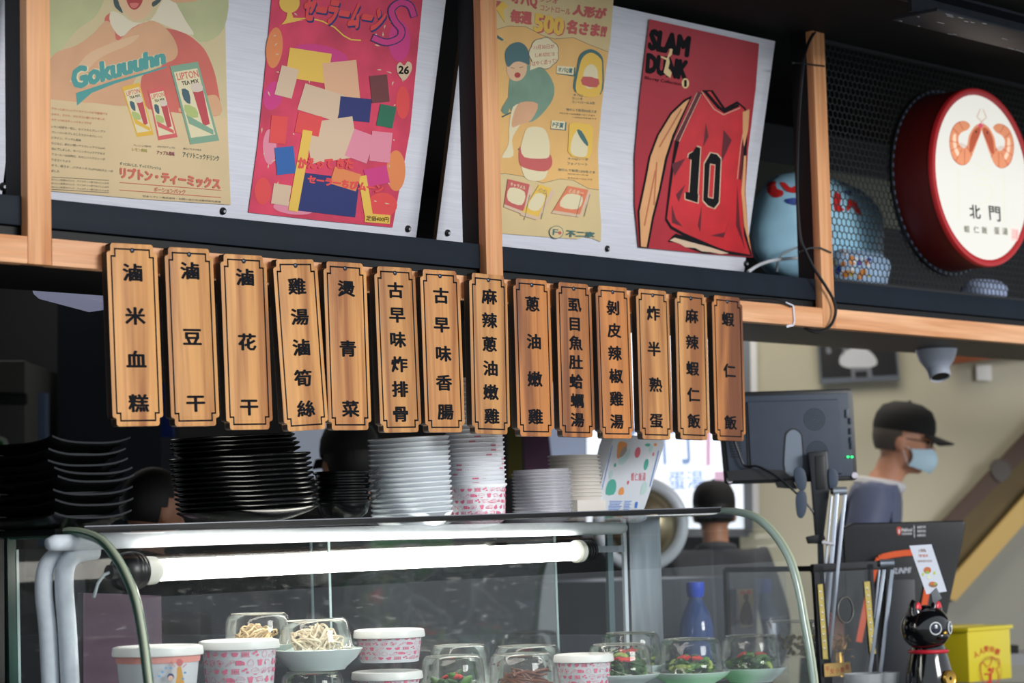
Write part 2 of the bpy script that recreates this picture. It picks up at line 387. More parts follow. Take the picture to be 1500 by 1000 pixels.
wallthing('stair_side_plaster', [(1398, 862), (1560, 690), (1560, 1000), (1372, 1000), (1372, 890)], M('grey_plaster', (150, 150, 140), .8), .02, .05, 'grey plaster panel under the tan stair edge', 'panel')
wallthing('light_patch_notice', [(1430, 534), (1452, 534), (1453, 557), (1431, 557)], M('white_paper', (235, 235, 232), .7), .003, .004, 'small white paper taped on beige wall right of the ceiling camera', 'notice')
wallthing('handrail_bracket', [(p.x, p.y) for p in smooth([(1462, 672), (1478, 680), (1480, 695), (1466, 706), (1454, 695), (1453, 680)], 3)], M('dark_bronze', (60, 52, 44), .4), .04, .10, 'round dark bracket below the handrail on the stair side', 'bracket')
wallthing('ceiling_beam', [(1388, 512), (1560, 478), (1560, 512), (1390, 533)], M('red_brown_timber', (128, 66, 34), .5), .08, .12, 'red brown wooden beam high on the wall right of the ceiling camera', 'beam')
# pale door edge and strip at left of the beige wall
wallthing('pale_curtain', [(1088, 484), (1108, 484), (1112, 760), (1092, 760)], M('pale_curtain_white', (232, 232, 236), .8), .02, .05, 'narrow white curtain hanging left of the monitor, against beige wall', 'curtain')
pic = thing('framed_picture', 'black and white picture in thin frame hanging on beige wall above the monitor', 'picture', WP.at(1256, 525))
mb = MB(); mb.slab([WP.at(x, y, .03) for x, y in ((1196, 484), (1312, 484), (1318, 556), (1202, 562))], WP.n, .02); mb.build('frame', M('grey_metal_frame', (96, 104, 116), .4), pic)
pr = Print(WP, .031)
pr.poly([(1199, 487), (1309, 487), (1315, 549), (1204, 554)], M('dark_photo', (26, 27, 32), .4))
G1 = M('photo_white', (196, 200, 208), .6); G2 = M('photo_grey', (110, 114, 124), .6)
pr.poly([(1232, 520), (1242, 512), (1262, 508), (1280, 520), (1284, 534), (1262, 540), (1240, 538), (1230, 532)], G1, 3)
pr.poly([(1246, 538), (1276, 538), (1278, 558-6), (1248, 554)], G2); pr.poly([(1252, 544), (1270, 543), (1271, 552), (1253, 553)], M('dark_photo', ()))
pr.poly([(1205, 496), (1214, 494), (1217, 502), (1207, 503)], G2, 3); pr.poly([(1210, 510), (1215, 508), (1218, 516), (1212, 518)], G2, 3); pr.poly([(1236, 490), (1246, 488), (1241, 510), (1234, 522)], G2)
pr.build('photograph', pic)
# lit banner window behind the counter
WB = facing(930, 600, 8.3)
win = MB(); win.slab([WB.at(x, y) for x, y in ((858, 440), (1088, 440), (1092, 775), (858, 775))], WB.n, .02)
wn = struct('window_1', win, M('bright_frosted_window', (236, 242, 252), .5, emit=1.0))
fr = MB()
for a, b in (((853, 436), (1092, 436)), ((853, 436), (853, 780)), ((853, 780), (1096, 780)), ((1091, 436), (1096, 780))):
    fr.bar(WB.at(*a), WB.at(*b), .03, .04, WB.n)
fr.build('window_frame', M('grey_frame', (120, 126, 136), .5), wn)
pr = Print(WB, .004)
BL = M('pale_blue_film', (150, 176, 220), .6, emit=.45); PKF = M('pale_pink_film', (226, 190, 216), .6, emit=.5)
pr.text('門', [(968, 600), (1008, 600), (1012, 680), (972, 680)], BL, .01)
pr.text('北', [(900, 600), (940, 600), (944, 680), (904, 680)], BL, .01)
pr.text('蛋湯', [(978, 690), (1030, 688), (1032, 716), (980, 718)], BL, .01); pr.text('蝦仁飯', [(880, 694), (958, 690), (960, 716), (882, 720)], BL, .01)
pr.poly([(1034, 632), (1041, 632), (1041, 682), (1034, 682)], PKF); pr.poly([(1046, 690), (1062, 690), (1063, 712), (1047, 712)], PKF)
pr.build('window_lettering', wn)
# other bright scraps seen between plates and plaques
def panel(name, pts, z, mat, label, cat, t=.02, kind=None, off=0):
    P = facing(pts[0][0], pts[0][1], z); mb = MB(); mb.slab([P.at(x, y) for x, y in pts], P.n, t)
    c = sum((Vector(v) for v in mb.v), Vector())/len(mb.v); return single(name, mb, mat, c, label, cat, kind=kind)
panel('white_notice_board', [(428, 560), (486, 560), (486, 700), (428, 700)], 7.6, M('glowing_bluish_board', (196, 206, 224), .6, emit=.25), 'bluish white notice board in the kitchen behind the black plate stacks', 'board')  # board colour carries a slight glow to look lit
panel('stainless_cupboard', [(84, 420), (236, 420), (236, 830), (84, 830)], 7.4, M('blue_grey_steel_door', (30, 38, 48), .45, .3, var=.2, vs=2), 'blue grey steel cupboard in the dark kitchen behind the first plaque', 'cupboard', .4)
panel('steel_column', [(52, 575), (66, 575), (67, 800), (53, 800)], 7.2, M('blue_steel_strip', (96, 118, 148), .5), 'narrow bluish steel column behind the square black plates', 'column', .06)
fz = thing('grey_freezer', 'grey freezer with a dark bar and green sticker at left edge behind square plates', 'freezer', D(10, 640, 7.0))
Pz = facing(0, 600, 7.0)
MB().slab([Pz.at(x, y) for x, y in ((-90, 528), (37, 528), (37, 900), (-90, 900))], Pz.n, .5).build('body', M('grey_freezer_enamel', (84, 84, 80), .5), fz, bevel=.006)
MB().slab([Pz.at(x, y, .03) for x, y in ((-90, 575), (38, 575), (38, 592), (-90, 592))], Pz.n, .03).build('handle', BLACK, fz, bevel=.004)
pr = Print(Pz, .002); pr.poly([(-14, 640), (9, 642), (10, 660), (-14, 664)], M('pale_sticker', (200, 214, 200), .6), 4); pr.poly([(-12, 645), (3, 646), (3, 656), (-12, 658)], M('green_sticker', (20, 120, 60), .6), 3); pr.build('sticker', fz)
panel('blue_apron', [(236, 560), (252, 560), (254, 640), (236, 640)], 7.0, M('deep_blue_cloth', (24, 56, 140), .8), 'deep blue cloth hanging in the kitchen between first and second plaques', 'cloth')
panel('yellow_curtain', [(742, 560), (762, 560), (766, 700), (744, 700)], 7.8, M('dark_yellow_cloth', (86, 80, 24), .8), 'dark yellow cloth hanging behind the gap beside the ninth plaque', 'cloth')
panel('purple_shirt_rack', [(766, 600), (800, 600), (815, 730), (770, 735)], 7.8, M('dusky_purple_cloth', (96, 66, 92), .8, var=.2, vs=5), 'dusky purple cloth hanging behind the clear lids', 'cloth')
panel('pale_blue_curtain', [(800, 560), (858, 560), (858, 735), (806, 735)], 8.0, M('pale_blue_curtain_glow', (190, 204, 236), .8, emit=.25), 'pale blue curtain beside the bright window', 'curtain')  # cloth given a weak glow to look lit
# white housing under the soffit at left; glow added in place of daylight on it
a = W(92, 410, 1, .5)
mb = MB(); P = [(0, 0), (.006, -.018), (.02, -.028), (.15, -.05), (.15, .0)]
o = Vector((a.x, .5, a.z)); mb.slab([o+Vector((x, 0, z)) for x, z in P], Vector((0, -1, 0)), .12)
mb.v = [tuple(v) for v in mb.v]
single('white_glow_housing', mb, M('lavender_plastic_glow', (200, 204, 240), .5, emit=.22), o, 'white plastic housing with added glow under the shelf, left of the first plaque', 'lamp', bevel=.004)
# ================================================================== WHITE BOARDS AND POSTERS
BT = Vector((0, -.135, .615)).normalized()
def boardplane(x, y=.21): return Plane((x, y, 2.104), (1, 0, 0), BT)
BWH = M('white_woodgrain_laminate', (214, 216, 226), .55, var=.07, vs=4, vscale=(2, 30, 60), bump=.15)
EDGE = M('brown_board_edge', (96, 66, 44), .6)
def board(name_label, x0, x1, screws, y=.21):
    p = boardplane(x0, y); t = thing('white_board', name_label, 'board', (x0, y, 2.104), 'white display boards leaning on the shelf')
    mb = MB(); L = .632
    P = [p.o, p.o+Vector((x1-x0, 0, 0)), p.o+Vector((x1-x0, 0, 0))+BT*L, p.o+BT*L]
    mb.slab(P, p.n, .012, 0, 1); mb.build('panel', [BWH, EDGE], t)
    for sx_, sy_ in screws:
        c = p.at(sx_, sy_); m2 = MB().lathe([(0, .006), (.004, .006), (.0075, .0035), (.008, 0), (0, 0)], 14, c, p.n)
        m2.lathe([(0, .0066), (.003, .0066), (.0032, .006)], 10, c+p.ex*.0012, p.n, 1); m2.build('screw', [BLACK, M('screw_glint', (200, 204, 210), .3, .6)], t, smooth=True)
    return p, t
BXR = boardplane(0).at(1091, 389).x
p0, b0 = board('white board cut by left edge of the photo', 1.3, boardplane(0).at(4, 274).x, [(4, 273)])
pA, bA = board('white board behind the old drink advert and pink magazine cover', boardplane(0).at(30, 300).x, boardplane(0).at(610, 343).x, [(326, 309), (597, 335)])
pB, bB = board('white board behind the orange prize advert and red basketball poster', boardplane(0).at(640, 346).x, BXR, [(655, 341), (889, 364), (1096-4, 386)])
def sheet(name, label, pts, plane, mat, lift=.003, cat='poster'):
    P = [plane.at(x, y, lift) for x, y in pts]; c = sum(P, Vector())/len(P)
    t = thing(name, label, cat, c); mb = MB(); mb.slab(P, plane.n, .0008); mb.build('paper', mat, t); return t
# ---- poster 1: old drink advert
CREAM = M('aged_cream_paper', (216, 192, 150), .7, var=.05, vs=9)
t1 = sheet('drink_advert_poster', 'faded cream drink advert poster with teal slanted lettering, furthest left', [(66, -60), (329, -60), (329.5, 0), (331, 90), (334, 200), (338, 300), (200, 291), (66, 279)], pA, CREAM)
pr = Print(pA, .0032)
SKIN = M('printed_skin', (214, 166, 128), .7, var=.06, vs=14); SKIN2 = M('printed_skin_light', (222, 184, 146), .7); ROSE = M('printed_rose', (206, 108, 96), .7, var=.08, vs=12); GRN = M('printed_sage', (186, 188, 142), .7, var=.1, vs=10)
S = 1/2.94
def q(*P): return [(x*S, y*S) for x, y in P]
pr.poly([(74, -59), (328, -59), (331, 100), (332, 172), (200, 155), (74, 145)], M('printed_khaki', (208, 192, 150), .7, var=.06, vs=8))
pr.poly(q((218, -60), (440, -60), (420, 60), (330, 130), (218, 240)), GRN, 4)
pr.poly(q((700, -60), (960, -60), (965, 120), (860, 180), (780, 60)), GRN, 4)
pr.poly(q((480, 55), (520, 90), (760, 130), (860, 190), (905, 260), (935, 360), (945, 490), (860, 492), (640, 470), (610, 330), (700, 270), (500, 170), (450, 90)), ROSE, 4)
pr.poly(q((218, 250), (330, 195), (400, 145), (455, 90), (490, 120), (505, 175), (560, 130), (640, 90), (700, 110), (748, 165), (766, 225), (740, 262), (660, 285), (590, 330), (560, 400), (545, 455), (400, 442), (218, 428)), SKIN, 4)
pr.poly(q((370, 240), (470, 190), (540, 165), (600, 150), (560, 190), (430, 250), (350, 330), (300, 350)), SKIN2, 4)
pr.poly(q((900, 410), (940, 420), (945, 498), (770, 480), (820, 440)), SKIN, 3)
pr.poly(q((478, 50), (520, 60), (575, 95), (650, 85), (700, 0), (740, -10), (800, 90), (835, 150), (760, 130), (690, 100), (640, 88), (570, 120), (520, 158), (475, 100)), M('printed_white_towel', (222, 212, 186), .7), 3)
pr.poly(q((500, -60), (665, -60), (655, 30), (625, 75), (580, 88), (545, 60), (515, 10)), SKIN2, 4)
pr.poly(q((548, -10), (612, -10), (604, 25), (580, 42), (556, 28)), M('printed_mouth_red', (176, 70, 66), .7), 4)
pr.poly(q((560, 14), (598, 14), (584, 34), (568, 32)), M('printed_tongue', (214, 120, 110), .7), 3)
pr.poly(q((484, -60), (512, -60), (508, 0), (530, 55), (505, 40), (490, 15)), M('printed_dark_hair', (70, 84, 84), .7), 3)
pr.poly(q((655, 10), (695, -10), (690, 8), (660, 30)), M('printed_dark_hair', ()), 2)
pr.poly(q((740, -5), (850, -20), (850, 3), (770, 12), (742, 6)), SKIN, 3)
pr.poly([(74, 145.5), (200, 158), (330, 173.5), (337.5, 299), (200, 290), (74, 279)], CREAM)
TEAL = M('printed_teal', (84, 156, 152), .7); CRW = M('printed_offwhite', (226, 214, 176), .7); ROSET = M('printed_salmon', (208, 110, 92), .7); GREY = M('printed_grey_ink', (92, 92, 86), .7)
for ox, oy, mt, of in ((0, 0, CRW, .11), (0, 0, TEAL, .07)):
    quadtext(pr.mb, 'Gokuuuhn', q((302, 290), (712, 205), (715, 275), (310, 392)), pr.fn(), pr.mi(mt), of, 2, pr.p.n); pr.k += 5
pr.poly(q((328, 400), (480, 350), (718, 285), (715, 292), (500, 358), (395, 400), (332, 455)), TEAL)
PKG = [((524, 375), (600, 355), (662, 580), (590, 590), M('printed_yellow', (226, 180, 70), .7)), ((636, 388), (706, 372), (765, 590), (682, 604), M('printed_pink', (214, 100, 100), .7)), ((732, 285), (852, 265), (944, 605), (820, 622), M('printed_mint', (130, 166, 140), .7))]
for a, b, c, d, mt in PKG:
    pr.poly(q(a, b, c, d), mt)
    cx = (a[0]+b[0]+c[0]+d[0])/4; cy = (a[1]+b[1]+c[1]+d[1])/4
    sh = lambda p, k: (cx+(p[0]-cx)*k, cy+(p[1]-cy)*k)
    pr.poly(q(*[sh(p, .84) for p in (a, b, c, d)]), CRW)
    f = lambda u, v: (a[0]+(b[0]-a[0])*u+(d[0]-a[0])*v+(a[0]-b[0]+c[0]-d[0])*u*v, a[1]+(b[1]-a[1])*u+(d[1]-a[1])*v+(a[1]-b[1]+c[1]-d[1])*u*v)
    pr.text('LIPTON', q(f(.14, .1), f(.9, .1), f(.9, .19), f(.14, .19)), ROSET, .02); pr.text('TEA MIX', q(f(.25, .21), f(.85, .21), f(.85, .26), f(.25, .26)), M('printed_black', (22, 22, 26), .8, spec=.2), .02)
    pr.poly(q(f(.55, .32), f(.92, .32), f(.84, .78), f(.6, .8)), M('printed_tea_red', (190, 78, 84), .7)); pr.poly(q(f(.56, .26), f(.9, .27), f(.9, .36), f(.57, .36)), M('printed_ice', (216, 200, 184), .7), 2)
    pr.poly(q(f(.2, .3), f(.42, .34), f(.36, .5), f(.18, .44)), M('printed_slate', (74, 100, 110), .7), 2)
    pr.poly(q(f(.12, .62), f(.9, .86), f(.86, .92), f(.14, .74)), mt); pr.poly(q(f(.15, .5), f(.5, .56), f(.5, .68), f(.15, .64)), M('printed_leaf', (176, 190, 120), .7), 2)
DG = M('printed_dark_green_ink', (70, 100, 92), .7)
pr.trow('レモン風味', 194, 216, 22, 5, .1, M('printed_olive_ink', (170, 160, 70), .7), .01); pr.trow('アップル風味', 230, 220, 26, 6, .1, M('printed_plum_ink', (140, 60, 80), .7), .02); pr.trow('アイソトニックドリンク', 268, 222, 53, 8, .12, DG, .01)
for x, y, t_ in ((196, 211, 'フレッシュで爽やか'), (231, 213, 'さわやかアップル'), (269, 216, '飲みごたえのある')): pr.trow(t_, x, y, 26, 3, .08, GREY)
pr.trow('ずっとおいしさ、ずっとリフレッシュ', 176, 237, 60, 4.5, .12, DG, .01)
pr.trow('リプトン・ティーミックス', 176, 244, 147, 17, .115, ROSET, .075)
pr.line([(176, 267), (324, 278.5)], .8, ROSET); pr.line([(176, 278), (324, 289)], .8, ROSET)
pr.trow('ポーションパック', 226, 273.5, 46, 7, .085, ROSET, .01)
pr.trow('日本リプトン株式会社・お問い合わせは株式会社東食', 210, 285.5, 114, 3, .075, GREY)
body = ['サラっとおいしいアイスドリンクが今登場です', 'だから、さらり、さらさらに軽くなりました', 'そぞつつのスティックタイプです', 'レモン紅茶を一気に、セイクスとグレープフ', 'フレーバーをプレスしてスグトセパレーシ', 'ビタミン、アップル風味', 'などなど、新たに聞いアクスレックリウムの', '包んでしました、モーニングバックアクタズ', 'てコーヒーは日時代、元々にハイクストーが', 'うるさくりよう', 'そう、暑さか…バクホンそうLIPTONスルーの', 'ました']
for k, tx in enumerate(body):
    w_ = 82*len(tx)/21; y = 157+k*8.1+(2 if k > 2 else 0); pr.trow(tx, 76, y, w_, 3.4, .1, ROSET if k < 3 else GREY)
pr.line([(76, 259), (160, 264)], .5, GREY); pr.line([(76, 277), (160, 282)], .5, GREY)
for k in range(3): pr.trow('おいしい紅茶のパック、アイスティー用でおいしいよ今', 76, 261+k*5.4, 84, 3, .07, GREY)
pr.build('printed_picture', t1)
# ---- poster 2: pink comic magazine cover, figures replaced by plain colour shapes
PKB = M('printed_hot_pink', (208, 62, 92), .65, var=.22, vs=11)
t2 = sheet('pink_magazine_poster', 'hot pink magazine cover poster with bold red katakana title and number 26', [(398, -50), (621, -50), (619, 0), (601, 190), (575, 333), (470, 323), (364, 311), (378, 210), (390, 90), (398, 0)], pA, PKB)
pr = Print(pA, .0032)
RED = M('printed_coral_red', (226, 76, 76), .65); NAV = M('printed_navy', (40, 50, 110), .65); YEL = M('printed_sun_yellow', (232, 190, 84), .65); CRM = M('printed_beige', (216, 188, 160), .65); MAG = M('printed_magenta', (206, 60, 130), .65); ORG = M('printed_orange', (226, 136, 82), .65); BLU = M('printed_blue', (46, 100, 170), .65); LPK = M('printed_light_pink', (224, 140, 160), .65)
for x, y, rx, ry, r_, mt in ((402, 70, 12, 30, .1, ORG), (470, 80, 40, 14, .2, MAG), (585, 60, 16, 30, 0, MAG), (400, 140, 14, 22, .3, MAG), (385, 280, 12, 20, 0, RED), (580, 250, 14, 30, 0, ORG), (560, 300, 22, 18, 0, RED), (395, 215, 10, 26, 0, LPK), (590, 150, 10, 24, 0, RED), (430, 305, 30, 9, .1, LPK)): pr.oval(x, y, rx, ry, mt, r_)
rs = random.Random(5)
for k in range(46):
    x = rs.choice([rs.uniform(372, 412), rs.uniform(545, 590), rs.uniform(420, 560)]); y = rs.uniform(20, 305); a = rs.uniform(0, 6.28); l = rs.uniform(2, 6)
    if x < 398-(y*.1)+4 or x > 612-(y*.13)-6: continue
    pr.poly([(x+l*math.cos(a), y+l*math.sin(a)), (x+1.3*math.cos(a+1.6), y+1.3*math.sin(a+1.6)), (x-l*.6*math.cos(a), y-l*.6*math.sin(a)), (x+1*math.cos(a-1.8), y+1*math.sin(a-1.8))], CRM)
pr.oval(424, 4, 15, 15, YEL); pr.poly([(421, 18), (427, 18), (430, 27), (445, 29), (412, 36), (409, 40), (419, 28)], YEL)
pr.line([(x, y) for x, y in ((430, 27), (455, 27), (472, 31), (490, 40), (503, 52), (514, 58), (528, 59))], 2, YEL)
# plain stand-in picture: tilted blocks of colour
PCH = M('printed_peach', (226, 176, 140), .65)
for x, y, w_, h_, r_, mt in ((452, 96, 62, 44, .15, YEL), (500, 120, 50, 60, -.1, PCH), (470, 150, 60, 40, .3, CRM), (520, 160, 46, 34, .1, NAV), (486, 205, 70, 60, -.15, CRM), (452, 182, 36, 30, .2, RED), (528, 214, 34, 42, .35, LPK), (478, 285, 92, 56, .12, NAV), (420, 120, 26, 44, .25, CRM), (408, 190, 24, 40, .1, RED), (418, 235, 28, 40, -.1, BLU), (412, 285, 26, 30, .15, CRM), (440, 250, 14, 120, .18, YEL), (556, 130, 26, 40, -.1, M('printed_brown', (112, 58, 60), .65)), (566, 170, 24, 32, .2, M('printed_green', (40, 110, 84), .65)), (558, 215, 30, 44, .1, LPK), (552, 258, 34, 26, -.2, MAG), (536, 290, 12, 66, -.16, YEL), (506, 262, 40, 26, .3, ORG)):
    c_, s_ = math.cos(r_), math.sin(r_); pr.poly([(x+a*w_/2*c_-b*h_/2*s_, y+a*w_/2*s_+b*h_/2*c_) for a, b in ((-1, -1), (1, -1), (1, 1), (-1, 1))], mt)
for dx, dy, mt, of in ((1.6, 2.6, NAV, .09), (0, 0, RED, .085)):
    quadtext(pr.mb, 'セーラームーン', [(448+dx, -8+dy), (570+dx, 12+dy), (556+dx, 48+dy), (442+dx, 30+dy)], pr.fn(), pr.mi(mt), of, 2, pr.p.n); pr.k += 5
for mt, wd in ((NAV, 11), (MAG, 8)):
    pr.line([(p.x, p.y) for p in smooth([(606, 22), (600, 8), (586, 4), (574, 14), (578, 30), (588, 44), (584, 56), (566, 62), (548, 56)], 4, False)], wd, mt)
pr.poly([(p.x, p.y) for p in smooth([(592, 96), (597, 90), (603, 94), (602, 105), (592, 118), (583, 108), (581, 97), (586, 91)], 3)], CRM)
pr.text('26', [(584, 96), (600, 97), (599, 109), (583, 108)], M('printed_black', ()), .04)
pr.text('かえって きた', [(436, 230), (518, 232), (518, 248), (436, 247)], RED, .08); pr.text('セーラーちびムーン', [(451, 256), (563, 270), (560, 284), (450, 268)], RED, .08)
pr.poly([(535, 312), (572, 315), (571, 328), (534, 325)], YEL); pr.text('定価400円', [(537, 315), (570, 318), (569, 325.5), (536, 323)], M('printed_black', ()), .02)
pr.build('printed_picture', t2)
# ---- poster 3: orange prize advert
t3 = sheet('prize_advert_poster', 'faded orange retro prize advert with a laughing boy, between wooden post and red poster', [(724, -60), (900, -60), (898.5, 2), (894, 60), (888, 100), (881, 160), (876, 220), (878, 290), (881, 330), (880, 354), (868, 349), (856, 347), (846, 350), (800, 347), (724, 341)], pB, M('aged_straw_paper', (214, 192, 142), .7, var=.05, vs=9))
pr = Print(pB, .0032)
PEACH = M('printed_apricot', (226, 180, 112), .7, var=.07, vs=9); BRICK = M('printed_brick_rose', (196, 96, 92), .7); TL2 = M('printed_deep_teal', (72, 112, 112), .7)
pr.poly([(724, 44), (745, 38), (770, 39), (795, 52), (812, 57), (840, 55), (865, 66), (891, 76), (880, 160), (875, 220), (877, 278), (862, 276), (840, 264), (820, 262), (795, 268), (765, 258), (740, 254), (724, 256)], PEACH)
pr.line([(724, 44), (745, 38), (770, 39), (795, 52), (812, 57), (840, 55), (865, 66), (891, 76)], .6, GREY); pr.line([(724, 256), (740, 254), (765, 258), (795, 268), (820, 262), (840, 264), (862, 276), (877, 278)], .6, GREY)
pr.text('オバQ', [(750, -12), (788, -8), (787, 14), (749, 6)], BRICK, .075); pr.text('ラジオ', [(790, -5), (818, -2), (817, 6), (790, 2)], BRICK, .02); pr.text('コントロール', [(792, 7), (836, 13), (835, 22), (791, 15)], BRICK, .01); pr.text('人形が', [(840, 6), (890, 12), (887, 30), (838, 22)], BRICK, .075)
pr.text('毎週', [(748, 13), (780, 17), (779, 37), (747, 33)], BRICK, .075)
for d, mt, of in ((1.5, BRICK, .09), (0, YEL, .055)): quadtext(pr.mb, '500', [(783+d, 18+d), (828+d, 26+d), (825+d, 53+d), (781+d, 46+d)], pr.fn(), pr.mi(mt), of, 2, pr.p.n); pr.k += 5
pr.text('名さま!!', [(831, 28), (891, 36), (887, 56), (829, 49)], BRICK, .075)
pr.text('る', [(724, 0), (735, 2), (735, 14), (724, 13)], BRICK, .075); pr.poly([(736, 2), (745, 9), (737, 15), (740, 34), (730, 18), (726, 12)], YEL)
pr.poly([(724, 48), (738, 58), (736, 60), (745, 64), (740, 62), (724, 54)], TL2)
# boy (plain)
SUIT = M('printed_sage_suit', (120, 150, 130), .7, var=.12, vs=16)
pr.poly([(745, 150), (748, 110), (760, 98), (782, 96), (800, 104), (812, 128), (806, 152), (780, 178), (756, 172)], SUIT, 4)
pr.poly([(752, 156), (770, 152), (772, 166), (757, 190), (750, 205), (752, 228), (736, 231), (737, 226), (745, 210), (746, 184)], CRW, 3); pr.poly([(762, 150), (788, 152), (778, 176), (762, 182), (750, 186), (752, 168)], SKIN, 3)
pr.oval(757, 100, 15, 19, SKIN2, .1); pr.poly([(741, 92), (740, 76), (748, 65), (762, 62), (773, 72), (776, 94), (768, 92), (760, 90), (752, 92), (745, 98)], M('printed_teal_hair', (78, 112, 116), .7), 4)
pr.oval(758, 110, 4.5, 4, M('printed_mouth_red', ()), 0); pr.line([(748, 99), (753, 100)], .8, GREY); pr.line([(761, 99), (766, 98)], .8, GREY)
pr.poly([(750, 136), (746, 160), (742, 168), (734, 162), (740, 150)], SUIT, 2)
pr.line([(736, 171), (748, 165)], 2, DG); pr.line([(760, 218), (765, 226), (762, 230)], 2, TL2)
# plain rounded toy shape in place of the mascot
pr.poly([(768, 196), (776, 186), (796, 188), (804, 204), (805, 225), (800, 258), (784, 265), (768, 258), (762, 226)], CRW, 4); pr.poly([(762, 214), (768, 230), (800, 232), (806, 226), (809, 240), (798, 251), (766, 245), (760, 232)], BRICK, 3)
# speech cloud
cl = []
for k in range(64):
    a = 2*PI*k/64; r_ = 1+.09*abs(math.sin(a*3.5)); cl.append((797+20*r_*math.cos(a), 78+21*r_*math.sin(a)))
pr.poly([(c[0]+(c[0]-797)*.04, c[1]+(c[1]-78)*.04) for c in cl], GREY); pr.poly([(778, 90), (790, 98), (776, 103)], CRW); pr.poly(cl, CRW)
pr.text('11月30日が', [(782, 66), (812, 64), (812, 71), (782, 73)], BRICK, .01); pr.text('しめ切だヨ', [(784, 78), (812, 76), (812, 82), (784, 84)], BRICK, .01); pr.text('はやく送って!', [(779, 90), (815, 85), (815, 92), (780, 97)], BRICK, .01)
pr.poly([(816, 97), (843, 99), (842, 112), (815, 108)], TL2); pr.poly([(816, 96), (841, 98), (840, 110), (815, 107)], CRW); pr.text('オバQ賞', [(818, 98), (839, 100), (838, 108), (817, 105)], TL2, .04)
pr.poly([(p.x, p.y) for p in smooth([(842, 134), (845, 100), (850, 80), (865, 72), (880, 80), (884, 96), (880, 138)], 4)], TL2); pr.poly([(p.x, p.y) for p in smooth([(845, 136), (848, 102), (854, 84), (866, 77), (879, 85), (882, 98), (878, 139)], 4)], YEL); pr.oval(865, 112, 11, 18, CRW, .1); pr.poly([(854, 112), (877, 116), (874, 128), (853, 124)], BRICK, 2)
for k, (tx, x, wd) in enumerate((('オバQ', 840, 14), ('ラジオ', 838, 16), ('コントロール人形', 838, 34))): pr.trow(tx, x, 137+k*5, wd, 4, .06, TL2)
pr.trow('抽せんで毎週500名さま', 830, 158, 44, 4, .08, TL2); pr.trow('※おもちゃは当選者へおくります', 820, 164, 52, 2.6, .08, GREY); pr.trow('一人何口でもOKです', 838, 170, 36, 2.6, .08, GREY)
pr.poly([(808, 177), (830, 179), (829, 191), (807, 189)], TL2); pr.poly([(808, 176), (828, 178), (827, 190), (807, 188)], CRW); pr.text('P子賞', [(810, 178), (826, 180), (825, 188), (809, 186)], TL2, .04)
pr.poly([(834, 182), (840, 179), (864, 182), (869, 188), (867, 224), (862, 232), (838, 229), (832, 222)], YEL); pr.poly([(836, 222), (838, 204), (845, 192), (852, 194), (860, 210), (859, 228), (845, 229)], CRW, 3); pr.poly([(845, 190), (852, 192), (861, 208), (860, 214), (850, 202)], TL2, 2)
pr.trow('オバQソーダ', 832, 230, 30, 4, .06, TL2); pr.trow('フォノシート', 831, 237, 30, 4, .06, TL2); pr.trow('抽せんで毎週1,500名さま', 818, 246, 54, 4, .08, TL2); pr.trow('あかないクーポン券', 832, 253, 30, 2.4, .08, GREY); pr.trow('あなたも一口どうぞ', 832, 259, 36, 2.4, .08, GREY)
for a, b, c, d, mt, tx in (((744, 262), (776, 270), (766, 318-4), (738, 303), BRICK, 'キャラメル'), ((790, 270), (808, 276), (786, 322), (762, 315), YEL, 'バンガム'), ((832, 272), (862, 278), (848, 318), (808, 312), M('printed_box_orange', (222, 128, 92), .7), 'ミルキー')):
    pr.poly([a, b, c, d], mt); 
    g = lambda u, v: (a[0]+(b[0]-a[0])*u+(d[0]-a[0])*v+(a[0]-b[0]+c[0]-d[0])*u*v, a[1]+(b[1]-a[1])*u+(d[1]-a[1])*v+(a[1]-b[1]+c[1]-d[1])*u*v)
    pr.poly([g(.15, .28), g(.85, .28), g(.85, .72), g(.15, .72)], CRW, 3); pr.text(tx, [g(.15, .08), g(.85, .08), g(.85, .22), g(.15, .22)], TL2 if mt is YEL else CRW, .02)
    pr.poly([g(0, .9), g(1, .9), c, d], CRM); pr.poly([b, (b[0]+5, b[1]+6), (c[0]+4, c[1]-4), c], CRM)
for x in (776, 801, 852, 864): pr.line([(x, 285), (x-8, 322-(x-776)*.06)], .7, GREY)
for mt, r_ in ((TL2, 10.5), (M('aged_straw_paper', ()), 9.6)): pr.oval(815, 340, r_, r_*.9, mt, 0, 24, 0, 360) if r_ > 0 else 0
pr.text('不二家', [(830, 336), (872, 340), (871, 349.5-2), (829, 347)], TL2, .05); pr.text('F', [(810, 335), (818, 336), (817, 345), (809, 344)], TL2, .02); pr.oval(820, 341, 2.5, 2.5, BRICK)
pr.build('printed_picture', t3)
